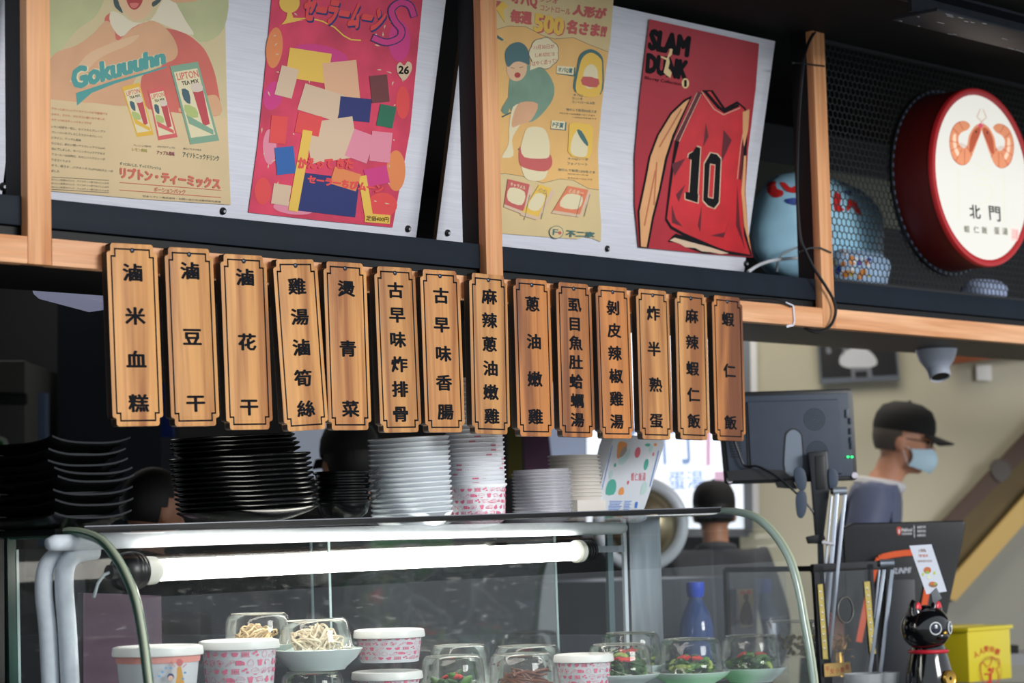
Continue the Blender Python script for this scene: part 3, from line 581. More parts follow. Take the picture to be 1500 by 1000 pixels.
# ---- poster 4: red basketball poster, plain jersey instead of the drawn player
CRIM = M('printed_crimson', (172, 36, 50), .45, var=.1, vs=7)
t4 = sheet('red_basketball_poster', 'glossy crimson poster with black block lettering and jersey number 10', [(951.5, 28), (1112, 64), (1107, 130), (1096, 220), (1092, 280), (1096, 340), (1103, 377), (1040, 372), (936, 362), (930, 300), (930, 230), (938, 140)], pB, CRIM, .006)
pr = Print(pB, .0062)
BK = M('printed_black', ()); REDJ = M('printed_bright_red', (200, 40, 48), .45, var=.12, vs=18); TAN = M('printed_tan', (222, 164, 112), .5, var=.06, vs=20); DR = M('printed_maroon', (96, 24, 36), .5)
pr.text('SLAM', [(952, 41), (1013, 53), (1009, 85), (948, 73)], BK, .09); pr.text('DUNK', [(947, 77), (1010, 89), (1006, 119), (945, 107)], BK, .09)
pr.poly([(982, 72), (985, 73), (984, 80), (980, 84), (981, 92), (979, 100), (984, 106), (982, 114), (976, 110), (972, 106), (975, 94), (976, 88), (968, 84), (968, 82), (977, 85)], M('printed_cream_figure', (234, 206, 150), .6)); pr.oval(983, 73.5, 2.3, 2.3, M('printed_cream_figure', ()))
pr.text('Blu-ray Collection', [(945, 111), (999, 121), (998, 127), (944, 117)], BK, .02); pr.oval(1004, 122, 5.4, 7.5, M('printed_cream_figure', ())); pr.text('1', [(1002, 117), (1006, 117), (1006, 127), (1002, 127)], BK, .03)
pr.poly([(1030, 132), (1044, 132), (1062, 158), (1080, 148), (1092, 158), (1096, 172), (1094, 215), (1091, 280), (1096, 345), (1102, 376), (1060, 372), (1000, 345), (982, 335), (974, 322), (980, 268), (984, 238), (990, 200), (1004, 175), (1018, 150)], BK)
pr.poly([(1030, 134), (1041, 134), (1060, 162), (1081, 152), (1090, 160), (1093, 174), (1088, 215), (1086, 280), (1090, 345), (1099, 373), (1060, 366), (1002, 341), (984, 331), (977, 320), (984, 268), (988, 238), (996, 205), (1010, 175)], REDJ)
for P in ([(1030, 134), (1036, 134), (1057, 158), (1062, 160), (1082, 152), (1083, 156), (1061, 166), (1050, 158)],): pr.poly(P, BK)
pr.line([(1028, 134), (1046, 160), (1060, 168), (1084, 158)], 1, CRM); pr.line([(1024, 136), (1006, 175), (992, 205)], 4.5, DR); pr.line([(1021, 136), (1003, 174), (988, 205)], .9, CRM); pr.line([(1027, 138), (1009, 176), (995, 207)], .9, CRM); pr.line([(1095, 172), (1088, 215), (1084, 262)], 3.5, DR); pr.line([(1092, 172), (1085, 215), (1080, 262)], .8, CRM)
for P in ([(984, 240), (1004, 232), (988, 258)], [(990, 285), (1004, 270), (994, 296)], [(1000, 300), (1020, 325), (1008, 310)], [(1022, 330), (1028, 300), (1026, 340)], [(1040, 345), (1062, 340), (1070, 318), (1060, 348)], [(1080, 270), (1084, 330), (1092, 366), (1078, 330)], [(1034, 180), (1038, 200), (1030, 215)], [(1060, 190), (1072, 205), (1056, 240)], [(984, 300), (990, 320), (1000, 332), (984, 326)]): pr.poly(P, DR)
# plain tan side panels (stand-in)
pr.poly([(1002, 146), (1014, 140), (1000, 172), (988, 200), (978, 232), (968, 280), (958, 320), (950, 363), (937, 362), (934, 310), (944, 262), (950, 230), (962, 198), (982, 165)], BK); pr.poly([(1003, 149), (1010, 145), (997, 172), (985, 198), (974, 232), (965, 278), (955, 318), (947, 362), (939, 361), (937, 310), (947, 262), (953, 230), (965, 198), (984, 167)], TAN)
pr.poly([(1088, 164), (1098, 160), (1096, 190), (1090, 215), (1088, 200)], TAN); pr.poly([(1090, 228), (1093, 228), (1091, 282), (1096, 340), (1100, 368), (1090, 330), (1086, 280)], TAN)
for a_, b_ in (((998, 160), (966, 215)), ((960, 250), (944, 330)), ((962, 238), (958, 300))): pr.line([a_, b_], 2.2, M('printed_sienna', (184, 110, 70), .6))
for g_, mt in ((1, CRM), (0, BK)):
    def gr(P):
        cx_ = sum(p[0] for p in P)/len(P); cy_ = sum(p[1] for p in P)/len(P); return [(x+(g_*1.3 if x > cx_ else -g_*1.3), y+(g_*1.3 if y > cy_ else -g_*1.3)) for x, y in P]
    pr.poly(gr([(1020, 214.5), (1026, 216.5), (1022, 283), (1023, 285), (1022, 297), (1004, 291), (1004, 281), (1010, 281.5), (1012, 247), (1013, 234), (1008, 232), (1009, 226), (1015, 222)]), mt)
    pr.poly(gr([(1041, 224), (1050, 226), (1056, 233), (1053, 296), (1046, 305), (1037, 301), (1030, 293), (1032, 240)]), mt)
pr.poly([(1040, 239.5), (1048, 241), (1045, 291), (1037, 289)], CRM); pr.poly([(1041, 241), (1047, 242), (1044, 289.5), (1038, 288)], REDJ)
pr.poly([(986, 345), (990, 342), (1010, 348), (1040, 358), (1062, 366), (1072, 372), (1030, 371), (1010, 364), (996, 356), (978, 354)], BK); pr.poly([(981, 352), (988, 348), (1010, 354), (1040, 362), (1068, 371), (1056, 372), (1040, 369), (1028, 368), (1018, 363), (1004, 362), (996, 357)], CRM)
pr.build('printed_picture', t4)
# ================================================================== PLAQUES
PL = [('滷米血糕', (193, 357), (203, 624)), ('滷豆干', (276.4, 363), (287, 624)), ('滷花干', (356.5, 373), (366.4, 629)), ('雞湯滷筍絲', (432, 379.6), (449.6, 630)), ('燙青菜', (505, 384), (513.4, 629.6)), ('古早味炸排骨', (578, 391), (588, 633)), ('古早味香腸', (644, 395.5), (652.7, 633)), ('麻辣蔥油嫩雞', (715, 401.5), (720, 635.5)), ('蔥油嫩雞', (778.5, 409), (785.5, 639)), ('虱目魚肚蛤蠣湯', (840, 414.6), (846.4, 640)), ('剝皮辣椒雞湯', (897, 419.6), (904.5, 642)), ('炸半熟蛋', (955.6, 424.4), (962, 643.4)), ('麻辣蝦仁飯', (1011.6, 429), (1017, 643.6)), ('蝦仁飯', (1065, 434), (1070.5, 645.4))]
PEN = ['leftmost, four characters', 'second from the left, three characters', 'third from the left, three characters', 'fourth, tilted, five characters', 'fifth, its corner over the tilted one, three characters', 'sixth, six characters, starting 古早味 and ending 骨', 'seventh, five characters', 'eighth, hanging just under the middle wooden post, six characters', 'ninth, darker streaked wood, four characters', 'tenth, seven characters close together', 'eleventh, six characters', 'twelfth, four characters', 'thirteenth, next to last, five characters', 'rightmost, three characters widely spaced']
def arc(cx, cz, r_, a0, a1, n=4): return [(cx+r_*math.cos(math.radians(a0+(a1-a0)*i/n)), cz+r_*math.sin(math.radians(a0+(a1-a0)*i/n))) for i in range(n+1)]
def outline(w2, h, st, sz, r_, r2):
    q1 = arc(w2-st+r2, h-sz-(st-r2), st-r2, 0, 90)+arc(w2-st+r2, h-sz+r2, r2, 270, 180, 3)+arc(w2-st-r_, h-r_, r_, 0, 90)
    q1 = [p for p in q1]; top = q1+[(-x, z) for x, z in q1[::-1]]
    return top+[(-x, -z) for x, z in top][0:len(top)] if False else top+[(x, -z) for x, z in top[::-1]]
def frame_line(w2, h, st, sz):
    return [(w2, h-sz), (w2-st, h-sz), (w2-st, h)] , None
SIDE = M('dark_plaque_edge', (40, 28, 20), .6)  # plaque sides, darker than the face
HP, WPQ, TH = .342, .0575, .017
base_me = {}
for i, (txt, tc, bc) in enumerate(PL):
    yb = -.026
    A = W(tc[0], tc[1], 1, yb); B = W(bc[0], bc[1], 1, yb); mid = (A+B)/2; sc = (A-B).length/HP
    ang = math.atan2((A-B).x, (A-B).z)
    tilt = 0.0
    R_ = Matrix.Rotation(ang, 3, 'Y')
    g = 'hanging wooden dish plaques'
    t = thing('wooden_plaque', 'hanging wooden dish plaque, %s, reading %s' % (PEN[i], txt), 'sign', mid, g, R_)
    T = WM[t.name] @ Matrix.Diagonal((1, 1, sc, 1))
    loc = lambda x, z, y=0: T @ Vector((x, y, z))
    n = (T.to_3x3() @ Vector((0, -1, 0))).normalized()
    dk = i in (8, 9, 10, 13)
    if dk not in base_me:
        mb = MB(); mb.slab([(x, 0, z) for x, z in outline(WPQ, HP/2, .0085, .016, .006, .0035)], Vector((0, -1, 0)), TH, 0, 1)
        WM['tmp'] = Matrix(); o = mb.build('board', [PLAQ2 if dk else PLAQ, SIDE], None, bevel=.0012, bseg=2); base_me[dk] = o.data; bpy.data.objects.remove(o)
    o = bpy.data.objects.new('board', base_me[dk]); COL.objects.link(o); o.parent = t; o.scale = (1, 1, sc)
    wl, hl, s1, s2 = WPQ-.0095, HP/2-.0105, .0085, .014
    P = [(wl, hl-s2), (wl-s1, hl-s2), (wl-s1, hl), (-wl+s1, hl), (-wl+s1, hl-s2), (-wl, hl-s2)]; P = P+[(x, -z) for x, z in P[::-1]]
    mb = MB()
    for (xa, za), (xb, zb) in zip(P, P[1:]+P[:1]):
        dx, dz = xb-xa, zb-za; l = math.hypot(dx, dz); nx, nz = -dz/l*.0015, dx/l*.0015; ex, ez = dx/l*.0015, dz/l*.0015
        mb.slab([loc(xa+nx-ex, za+nz-ez, -.0004), loc(xb+nx+ex, zb+nz+ez, -.0004), loc(xb-nx+ex, zb-nz+ez, -.0004), loc(xa-nx-ex, za-nz-ez, -.0004)], n, .0003)
    mb.build('border_groove', INK, t)
    mb = MB(); k = len(txt); top, bot = HP/2-.054, -HP/2+.043
    if k >= 6: top, bot = HP/2-.048, -HP/2+.038
    if k == 3 and i in (1, 2): top, bot = HP/2-.044, -HP/2+.044
    ch = .0345 if k < 6 else (.034 if k == 6 else .033); cw = ch*1.36
    for j, c in enumerate(txt):
        zc = top+(bot-top)*j/(k-1); V, Fc = glyphs(c, .038, 1)
        jx = ((i*7+j*3) % 5-2)*.0006
        vs = [loc((vx-.5)*cw+.001+jx, zc+(vy-.38)*ch, -.0004-lay(c, .038, 1, vi)) for vi, (vx, vy) in enumerate(V)]; mb.add(vs, Fc)
    mb.build('lettering', INK, t)['kind'] = 'stuff'
    MB().lathe([(0, .0028), (.0022, .0028), (.0045, .0016), (.005, 0), (0, 0)], 12, loc(0, HP/2-.0125, -.0002), n).build('screw', SCREW, t, smooth=True)
# cables and ties
def cable(name, pts, y, r_, mat, label, cat='cable'):
    P = [W(p.x, p.y, 1, p.z) for p in smooth([(x, yy, (pp[0] if pp else y)) for x, yy, *pp in pts], 6, False)]
    mb = MB().tube(P, r_, 8); return single(name, mb, mat, P[-1], label, cat, smooth=True)
RUB = M('black_rubber', (20, 21, 24), .35)
cable('power_cable', [(1196, 46, .01), (1190, 52, -.003), (1181, 72, -.012), (1176, 100, -.012), (1171, 160, -.004), (1168, 230, -.004), (1168, 290, -.004), (1172, 345, -.006), (1180, 368, -.012), (1192, 392, -.012), (1210, 420, -.015), (1221, 440, -.015), (1224, 458, -.015), (1217, 476, -.012), (1203, 485, 0), (1190, 485, .012), (1178, 479, .03)], -.01, .0042, RUB, 'black power cable looping down the right wooden post')
cable('thin_black_cable', [(1078, 437.5, -.004), (1110, 437.5, -.004), (1135, 439, -.004), (1146, 443, -.006), (1160, 449, -.004)], -.004, .0026, RUB, 'thin black cable lying along the top of the timber rail')
def tie(pts, y, wd, mat, label):
    P = [W(x, yy, 1, y) for x, yy in pts]; mb = MB()
    for a_, b_ in zip(P, P[1:]): mb.bar(a_, b_, wd, .0012, Vector((0, 1, 0)))
    mb.ell(P[0], .004, .003, .004, 8, 6); single('cable_tie', mb, mat, P[0], label, 'cable tie')
tie([(1162, 92), (1176, 93), (1208, 97)], -.004, .004, RUB, 'black cable tie around top of the right post')
tie([(1170, 369), (1187, 363), (1202, 363), (1218, 370)], -.004, .004, RUB, 'black cable tie around lower end of the right post')
tie([(1152, 444), (1162, 448), (1164, 470), (1162, 476), (1152, 478)], -.003, .006, M('white_nylon', (214, 212, 224), .5), 'white cable tie around timber rail right of the last plaque')
# ================================================================== MESH SCREEN, BAGS AND ROUND SIGN
MESHB = M('black_expanded_metal', (26, 27, 30), .6, 0)
sc_ = thing('wire_mesh_screen', 'black honeycomb metal mesh screen behind the round sign, right of last wooden post', 'screen', (4.766, .04, 2.104))
mb = MB(); wd = .0205; R0 = wd/math.sqrt(3); yy = .045; X0, X1, Z0, Z1 = 4.768, 5.95, 2.106, 2.742
def strip(ax, az, bx, bz, hw=.0012, t=.0016):
    dx, dz = bx-ax, bz-az; l = math.hypot(dx, dz); nx, nz = -dz/l*hw, dx/l*hw
    v = [(ax+nx, yy, az+nz), (bx+nx, yy, bz+nz), (bx-nx, yy, bz-nz), (ax-nx, yy, az-nz)]; v += [(x, y+t, z) for x, y, z in v]
    mb.add(v, [(0, 1, 2, 3), (7, 6, 5, 4), (0, 4, 5, 1), (2, 6, 7, 3)])
j = 0
while Z0+j*R0*1.5 < Z1:
    i = 0
    while X0+(i+.5*(j % 2))*wd < X1:
        cx, cz = X0+(i+.5*(j % 2))*wd, Z0+j*R0*1.5
        V = [(cx+R0*math.cos(math.radians(30+60*k)), cz+R0*math.sin(math.radians(30+60*k))) for k in range(6)]
        for k in (1, 2, 3): strip(*V[k], *V[(k+1) % 6])
        i += 1
    j += 1
tag(mb.build('mesh_strands', MESHB, sc_), kind='stuff')
m2 = MB(); m2.box((4.766, .04, 2.103), (5.96, .052, 2.112)); m2.box((4.766, .04, 2.735), (5.96, .052, 2.744)); m2.box((4.766, .04, 2.103), (4.774, .052, 2.744)); m2.build('frame', MESHB, sc_)
# round lit sign (drum)
cx, cz = W(1438, 260, 1, -.085).x, W(1438, 260, 1, -.085).z
RS = .245
so = Vector((cx, -.085, cz))
sg = thing('round_light_box', 'round lit shop sign, white face with two orange prawns, red rim, side coloured dark as shade', 'sign', so)
YN = Vector((0, -1, 0))
MB().lathe([(RS-.018, -.004), (RS-.018, .003), (RS-.012, .006), (RS-.002, .005), (RS, 0), (RS, -.118), (0, -.118)], 72, so, YN).build('drum', M('shaded_red_enamel', (84, 14, 12), .45), sg, smooth=True)  # shade on the drum side is put into this darker red
MB().lathe([(RS-.0185, -.004), (RS-.0185, .0045), (RS-.012, .0075), (RS-.002, .0065), (RS+.001, .001), (RS+.001, -.006)], 72, so, YN).build('front_rim', M('bright_red_enamel', (186, 36, 40), .4), sg, smooth=True)
MB().lathe([(0, 0), (RS-.0175, 0)], 72, so+YN*.001, YN).build('lit_face', M('backlit_cream_acrylic', (150, 150, 144), .5, emit=.68, ecol=(246, 245, 236)), sg)
m2 = MB(); NL = 64
m2.lathe([(RS+.003, -.122), (RS+.014, -.122), (RS+.014, -.114), (RS+.003, -.114), (RS+.003, -.122)], 72, so, YN); m2.build('back_ring', BLACK, sg)
m2 = MB()
for k in range(NL):
    a = 2*PI*k/NL; c = so+Vector((math.cos(a)*(RS+.0085), 0, math.sin(a)*(RS+.0085)))+YN*(-.113)
    m2.obox(c, Vector((-math.sin(a), 0, math.cos(a))), YN, Vector((math.cos(a), 0, math.sin(a))), .0055, .0012, .003)
tag(m2.build('light_strip', M('led_strip_white', (66, 74, 92), .4), sg), kind='stuff')
PS = Plane(so+YN*.0015, (1, 0, 0), (0, 0, 1)); pr = Print(PS, .0003)
ec = .55
SH = M('prawn_orange', (232, 150, 108), .5, emit=.28); SHD = M('prawn_dark_orange', (196, 92, 60), .5, emit=.2); SHL = M('prawn_pale', (246, 206, 176), .5, emit=.4); GR = M('pale_green_line', (206, 206, 180), .5, emit=.5); BKS = M('sign_black_ink', (24, 24, 26), .5); PKS = M('prawn_pink', (224, 80, 110), .5, emit=.3)
for sgn, ox, oy in ((-1, 0, 0), (1, 0, 0)):
    def T(x, y): return (1437+sgn*(1437-x), y) if sgn == 1 else (x, y)
    TT = lambda P, sgn=sgn: [(x, y) if sgn == -1 else (2876-x, y+(1438-x)*.15) for x, y in P]
    body_ = [(1438, 182), (1430, 184), (1424, 190), (1419, 200), (1417, 212), (1413, 217), (1407, 214), (1404, 206), (1405, 198), (1410, 193), (1417, 190), (1421, 184), (1414, 178), (1405, 179), (1397, 186), (1392, 200), (1392, 215), (1396, 230), (1404, 239), (1412, 241), (1420, 235), (1427, 220), (1433, 204), (1438, 190)]
    pr.poly(TT([(1438+(x-1438)*1.0-(.8 if x < 1410 else 0), y+(.9 if y > 225 else -.6 if y < 190 else 0)) for x, y in body_]), SHD, 3); pr.poly(TT(body_), SH, 3)
    pr.poly(TT([(1435, 186), (1427, 190), (1421, 204), (1420, 220), (1424, 222), (1430, 208), (1436, 194)]), SHD, 3)
    pr.poly(TT([(1396, 200), (1400, 196), (1401, 214), (1406, 226), (1402, 228), (1397, 216)]), SHL, 3)
    for a_, b_ in (((1391, 206), (1403, 209)), ((1393, 221), (1405, 214)), ((1400, 236), (1409, 219)), ((1413, 241), (1413, 219)), ((1424, 228), (1416, 214)), ((1396, 188), (1405, 197)), ((1405, 179), (1411, 190))): pr.line(TT([a_, b_]), .9, SHD)
    pr.oval(*TT([(1430, 193)])[0], 1.1, 1.6, BKS)
    for k in range(5): pr.line(TT([(1405+k*2.6, 215+k*.6), (1408+k*2.2, 209+k)]), .6, SHD)
    pr.line(TT([(1436, 182), (1443, 168), (1431, 158)]), .6, GR); pr.line(TT([(1434, 182), (1445, 172), (1440, 160)]), .6, SHD)
pr.oval(1436.5, 184, 3.2, 3.6, PKS)
for P in ([(1404, 248), (1404, 320)], [(1471, 252), (1471, 328)], [(1420, 236), (1452, 252)], [(1450, 238), (1428, 256)], [(1432, 262), (1448, 262)]): pr.line(P, .7, GR)
pr.line([(p.x, p.y) for p in smooth([(1434, 272), (1450, 272), (1452, 286), (1446, 296), (1434, 298)], 4, False)], .9, GR)
pr.text('北', [(1419, 299), (1436, 301), (1437, 321), (1421, 319)], BKS, .02); pr.text('門', [(1448, 301), (1465, 303), (1466, 325), (1450, 322)], BKS, .015)
BR = M('sign_olive_ink', (92, 84, 50), .5, emit=.1)
for c, x in (('蝦', 1412), ('仁', 1426), ('飯', 1438), ('蛋', 1456), ('湯', 1468)): pr.text(c, [(x, 330+(x-1412)*.06), (x+8, 330.5+(x-1412)*.06), (x+8.5, 341+(x-1412)*.06), (x+.5, 340+(x-1412)*.06)], BR, .01)
pr.poly([(1481, 334), (1492, 335), (1492.5, 353), (1481.5, 352)], M('seal_pink', (240, 190, 184), .5, emit=.5)); pr.text('印章', [(1483, 336), (1491, 337), (1491, 351), (1483, 350)], M('seal_red', (226, 120, 120), .5, emit=.4))
pr.build('sign_print', sg)
# bags on the shelf
def puff(cx_, cz_, y, rx, rz, ry, seed=0, n=28, rings=14):
    mb = MB(); rs = random.Random(seed); ph = [rs.uniform(0, 6.28) for _ in range(6)]
    mb.ell((0, 0, 0), 1, 1, 1, n, rings); V = []
    for x, y_, z in mb.v:
        e = 1+.05*math.sin(3*x+ph[0]+2*z)+.04*math.sin(5*z+ph[1]-3*y_)+.03*math.sin(7*x+4*y_+ph[2])
        X = math.copysign(abs(x)**.75, x)*rx*e; Z = math.copysign(abs(z)**.8, z)*rz*e; V.append((cx_+X, y+y_*ry*e, cz_+Z))
    mb.v = V; return mb
BAG = M('sky_blue_nylon', (168, 218, 246), .4, var=.14, vs=7, bump=.4); 
bq = W(1165, 330, 1, .33)
def bagprint(o_, y, shapes, name='printed_pattern'):
    pass
bg1 = puff(W(1150, 330, 1, .45).x, W(1150, 330, 1, .45).z-.0, .45, .15, .135, .10, 3)
bl = W(1200, 395, 1, .42)
b_ = thing('blue_printed_bag', 'plump pale blue bag with red lettering on the shelf, mostly seen through the mesh', 'bag', (W(1215, 330, 1, .4).x, .4, 2.1))
c1 = W(1178, 330, 1, .40); 
rzb = (W(1160, 252, 1, .29).z-2.104)/2; mbB = puff(W(1203, 330, 1, .29).x, 2.104+rzb, .30, .27, rzb*.97, .12, 3)
mbB.build('bag_body', BAG, b_, smooth=True, angle=80)
PB = Plane((0, .12, 2.2), (1, 0, 0), (0, 0, 1)); 
RD = M('bag_red_print', (206, 40, 40), .5); DB = M('bag_blue_print', (30, 60, 150), .5); YW = M('bag_yellow_print', (216, 196, 60), .5); OR = M('bag_orange_print', (206, 130, 50), .5); WH = M('bag_white_print', (220, 226, 236), .5)
def wrap(pr_, body):
    """lay print on the bag: push every vertex along the view of the print plane's normal onto the body"""
    from mathutils.bvhtree import BVHTree
    bt = BVHTree.FromPolygons([Vector(v) for v in body.v], body.f); out = []
    bm = bmesh.new(); 
    vs = [bm.verts.new(v) for v in pr_.mb.v]; mi = []
    for f, m_ in zip(pr_.mb.f, pr_.mb.m):
        try: nf = bm.faces.new([vs[i] for i in f]); nf.material_index = m_
        except ValueError: pass
    bmesh.ops.triangulate(bm, faces=bm.faces); 
    for _ in range(2):
        es = [e for e in bm.edges if e.calc_length() > .015]
        if es: bmesh.ops.subdivide_edges(bm, edges=es, cuts=1, use_grid_fill=False); bmesh.ops.triangulate(bm, faces=bm.faces)
    bm.verts.ensure_lookup_table(); bm.verts.index_update(); V = []
    for v in bm.verts:
        d = (v.co-CP).normalized(); h = bt.ray_cast(CP, d)
        V.append(tuple(h[0]+h[1]*(.0015 if h[1].dot(d) < 0 else -.0015)) if h[0] is not None else None)
    nm = MB(); idx = {}; 
    for f in bm.faces:
        ii = [v.index for v in f.verts]
        if all(V[i] is not None for i in ii):
            k = []
            for i in ii:
                if i not in idx: idx[i] = len(nm.v); nm.v.append(V[i])
                k.append(idx[i])
            nm.f.append(tuple(k)); nm.m.append(f.material_index)
    bm.free(); nm2 = nm; pr_.mb = nm2; return pr_
pr = Print(PB)
for P in ([(1124, 270), (1136, 266), (1138, 276), (1147, 280), (1146, 287), (1134, 289), (1125, 282)], [(1142, 268), (1150, 268), (1158, 275), (1166, 272), (1168, 282), (1156, 282), (1148, 276)], [(1222, 282), (1232, 288), (1230, 300), (1236, 308), (1222, 308)], [(1242, 292), (1250, 294), (1258, 304), (1262, 316), (1254, 312), (1247, 304), (1240, 310)]): pr.poly(P, RD, 3)
for P in ([(1150, 292), (1168, 290), (1168, 300), (1154, 298)], [(1236, 280), (1248, 282), (1244, 287)]): pr.poly(P, DB, 3)
wrap(pr, mbB).build('bag_lettering', b_)['kind'] = 'stuff'
b2 = puff(W(1258, 392, 1, .13).x, 2.1+.058, .13, .12, .058, .055, 12)
cb = thing('patterned_snack_bag', 'small pale bag with yellow, orange and red print lying before the blue bag behind mesh', 'bag', (W(1252, 392, 1, .3).x, .3, 2.1))
b2.build('bag_body', M('pale_blue_plastic', (170, 200, 232), .4, var=.15, vs=12, bump=.3), cb, smooth=True, angle=80)
pr = Print(PB); rs = random.Random(2)
for k in range(26):
    x = rs.uniform(1218, 1275); y = rs.uniform(364, 402)+(x-1240)*.1; r_ = rs.uniform(2, 5); pr.oval(x, y, r_, r_*1.1, rs.choice([YW, OR, RD, WH, OR, DB, WH]), 0, 10)
wrap(pr, b2).build('bag_lettering', cb)['kind'] = 'stuff'
c3 = thing('pale_cloth_bundle', 'folded pale blue cloth on the shelf under the round sign', 'cloth', (W(1440, 425, 1, .2).x, .2, 2.10))
puff(W(1441, 420, 1, .2).x, 2.10+.045, .2, .075, .045, .06, 5).build('bundle', M('pale_blue_fabric', (176, 192, 226), .8, var=.2, vs=20), c3, smooth=True, angle=80)
single('white_packet', MB().box((W(1345, 410, 1, .25).x, .2, 2.102), (W(1374, 410, 1, .25).x, .3, 2.135)), M('white_paper_pack', (206, 204, 206), .6), (W(1360, 410, 1, .25).x, .25, 2.102), 'small white packet on the shelf left under the round sign', 'packet', bevel=.004)
cable('white_cable', [(1096, 398, .14), (1112, 388, .14), (1135, 381, .14), (1172, 378, .14), (1200, 384, .14)], .14, .0045, M('white_cable_rubber', (206, 212, 220), .5), 'thick white cable arching over the shelf beside the right white board')
cable('thin_grey_cable', [(1138, 398, .2), (1140, 382, .2), (1150, 370, .2), (1172, 361, .2)], .2, .003, M('grey_cable_rubber', (150, 160, 166), .5), 'thin grey cable rising on the shelf in front of blue bag')
# added backing and filler boxes, standing in for the dark interior behind the screen
DKC = M('dark_backing_card', (22, 23, 26), .7)
struct('dark_shelf_backing', MB().box((4.98, .90, 2.06), (7.4, .93, CEILZ)), DKC)
single('dark_filler_box', MB().box((4.99, .62, 2.101), (6.4, .895, 2.40)), DKC, (5.6, .75, 2.101), 'long dark box added as shade on the shelf behind the blue bag and mesh', 'box', bevel=.006)
single('grey_filler_box', MB().box((4.99, .66, 2.401), (6.3, .895, 2.56)), M('dull_grey_card', (92, 94, 84), .8), (5.6, .77, 2.401), 'dull grey filler box lying on top of the added dark box behind mesh', 'box', bevel=.008)
# ================================================================== CEILING CAMERA
WPL = M('white_camera_plastic', (206, 214, 232), .4)
def dome_cam(px, py, z, s, label):
    top = D(px, py, z); t = thing('security_camera', label, 'camera', top)
    mb = MB().lathe([(0, .02), (.062*s, .02), (.062*s, -.012), (.058*s, -.03), (.05*s, -.052), (.036*s, -.07), (0, -.072)], 36, top, UZ); mb.build('housing', WPL, t, smooth=True)
    d = (CR*.12-CU*.86-CF*.5).normalized(); c = top-UZ*.058*s
    mb = MB().ell(c, .038*s, .038*s, .038*s, 28, 16); mb.build('ball', WPL, t, smooth=True)
    m3 = MB().lathe([(.030*s, 0), (.0335*s, .004), (.0315*s, .040*s), (.029*s, .044*s), (.027*s, .043*s), (.027*s, .038*s), (0, .038*s)], 30, c+d*.004, d); m3.build('lens_hood', WPL, t, smooth=True)
    MB().lathe([(0, .0392*s), (.0268*s, .0392*s)], 28, c+d*.0045, d).build('lens_window', M('black_lens_glass', (10, 10, 12), .1), t)
    return t
dcm = dome_cam(1371, 503, 6.75, 1.0, 'white turret security camera hanging under the timber rail')
c = D(1453, 499, 7.2); t = thing('smoke_detector', 'white dome detector mostly hidden behind the timber rail, right of the security camera', 'detector', c)
MB().lathe([(0, .03), (.05, .03), (.055, .012), (.05, -.004), (.03, -.014), (0, -.017)], 28, c).build('housing', WPL, t, smooth=True)
# ================================================================== DISPLAY CASE
# top shelf plane: through measured front edge, rising gently to the right
YS = .10
CA = W(100, 779, 1, YS); CB = W(1056, 748.5, 1, YS); XL, XR = CA.x, CB.x
EX = (CB-CA).normalized(); EYB = Vector((0, 1, 0)); EN = EX.cross(EYB).normalized()
LEN = (CB-CA).length
def C(s, y, z=0): return CA+EX*s+Vector((0, y, 0))+EN*z    # along, backwards from front edge, up
DEP = .20
PROF = [(0, 0), (-.045, .003), (-.105, .018), (-.15, .05), (-.185, .09), (-.21, .135), (-.228, .2), (-.24, .27), (-.252, .34), (-.262, .43), (-.268, .56)]
PROF = [(p.x, p.y) for p in smooth(PROF, 3, False)]
cs = thing('display_case', 'curved glass food display case with lit lamp tube, standing on the counter', 'display case', C(LEN/2, 0, -.62))
GL = pane('clear_case_glass', (.96, .985, .975), .01, .8, .0022, 1.5, 22, (1, 1, 1))
GLB = pane('back_door_glass', (.42, .45, .47), .05, .22, .03, 1.5, 26, (1, 1, 3.2), .6, .78, .08, 4)
GE = M('green_glass_edge', (56, 90, 74), .15, spec=.8); GEL = M('pale_edge_highlight', (176, 186, 160), .4)
mb = MB(); n = len(PROF)
mb.add([C(0, y, -z) for y, z in PROF]+[C(LEN, y, -z) for y, z in PROF], [(i, i+1, n+i+1, n+i) for i in range(n-1)]); mb.build('front_glass', GL, cs, smooth=True, angle=80)
mb = MB(); mb.add([C(0, 0, 0), C(LEN, 0, 0), C(LEN, DEP, 0), C(0, DEP, 0)], [(0, 1, 2, 3)]); mb.build('top_glass', pane('top_glass', (.8, .86, .86), .05, .8, .03), cs)
for nm, s in (('end_glass', 0), ('end_glass', LEN)):
    P = [C(s, DEP, 0)]+[C(s, y, -z) for y, z in PROF]+[C(s, DEP, -.56)]; mb = MB(); mb.slab(P, -EX, 0); mb.build(nm, GL, cs)
# thick visible edge bands of both curved ends
for s, r1 in ((0, .0095), (LEN, .0085)):
    P = [C(s, DEP, -.002), C(s, .02, -.002)]+[C(s, y, -z) for y, z in PROF]
    mb = MB(); mb.tube(P, r1, 10); mb.build('edge_seal', GE if s == 0 else M('clear_grey_edge', (150, 168, 160), .2, spec=.8), cs, smooth=True, angle=80)
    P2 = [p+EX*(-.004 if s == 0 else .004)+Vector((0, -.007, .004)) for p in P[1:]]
    MB().tube(P2, r1*.55, 8).build('edge_highlight_bead', GEL, cs, smooth=True, angle=80)  # pale bead models the highlight running along the edge
MB().bar(C(.03, 0, .004), C(LEN-.01, 0, .004), .016, .012, EN).build('front_trim', M('black_trim', (16, 16, 18), .6, spec=.3), cs, bevel=.002)
MB().bar(C(.03, -.009, .0095), C(LEN-.01, -.009, .0095), .002, .002, EN).build('bright_bead', M('bright_trim', (130, 132, 138), .4, .6), cs)
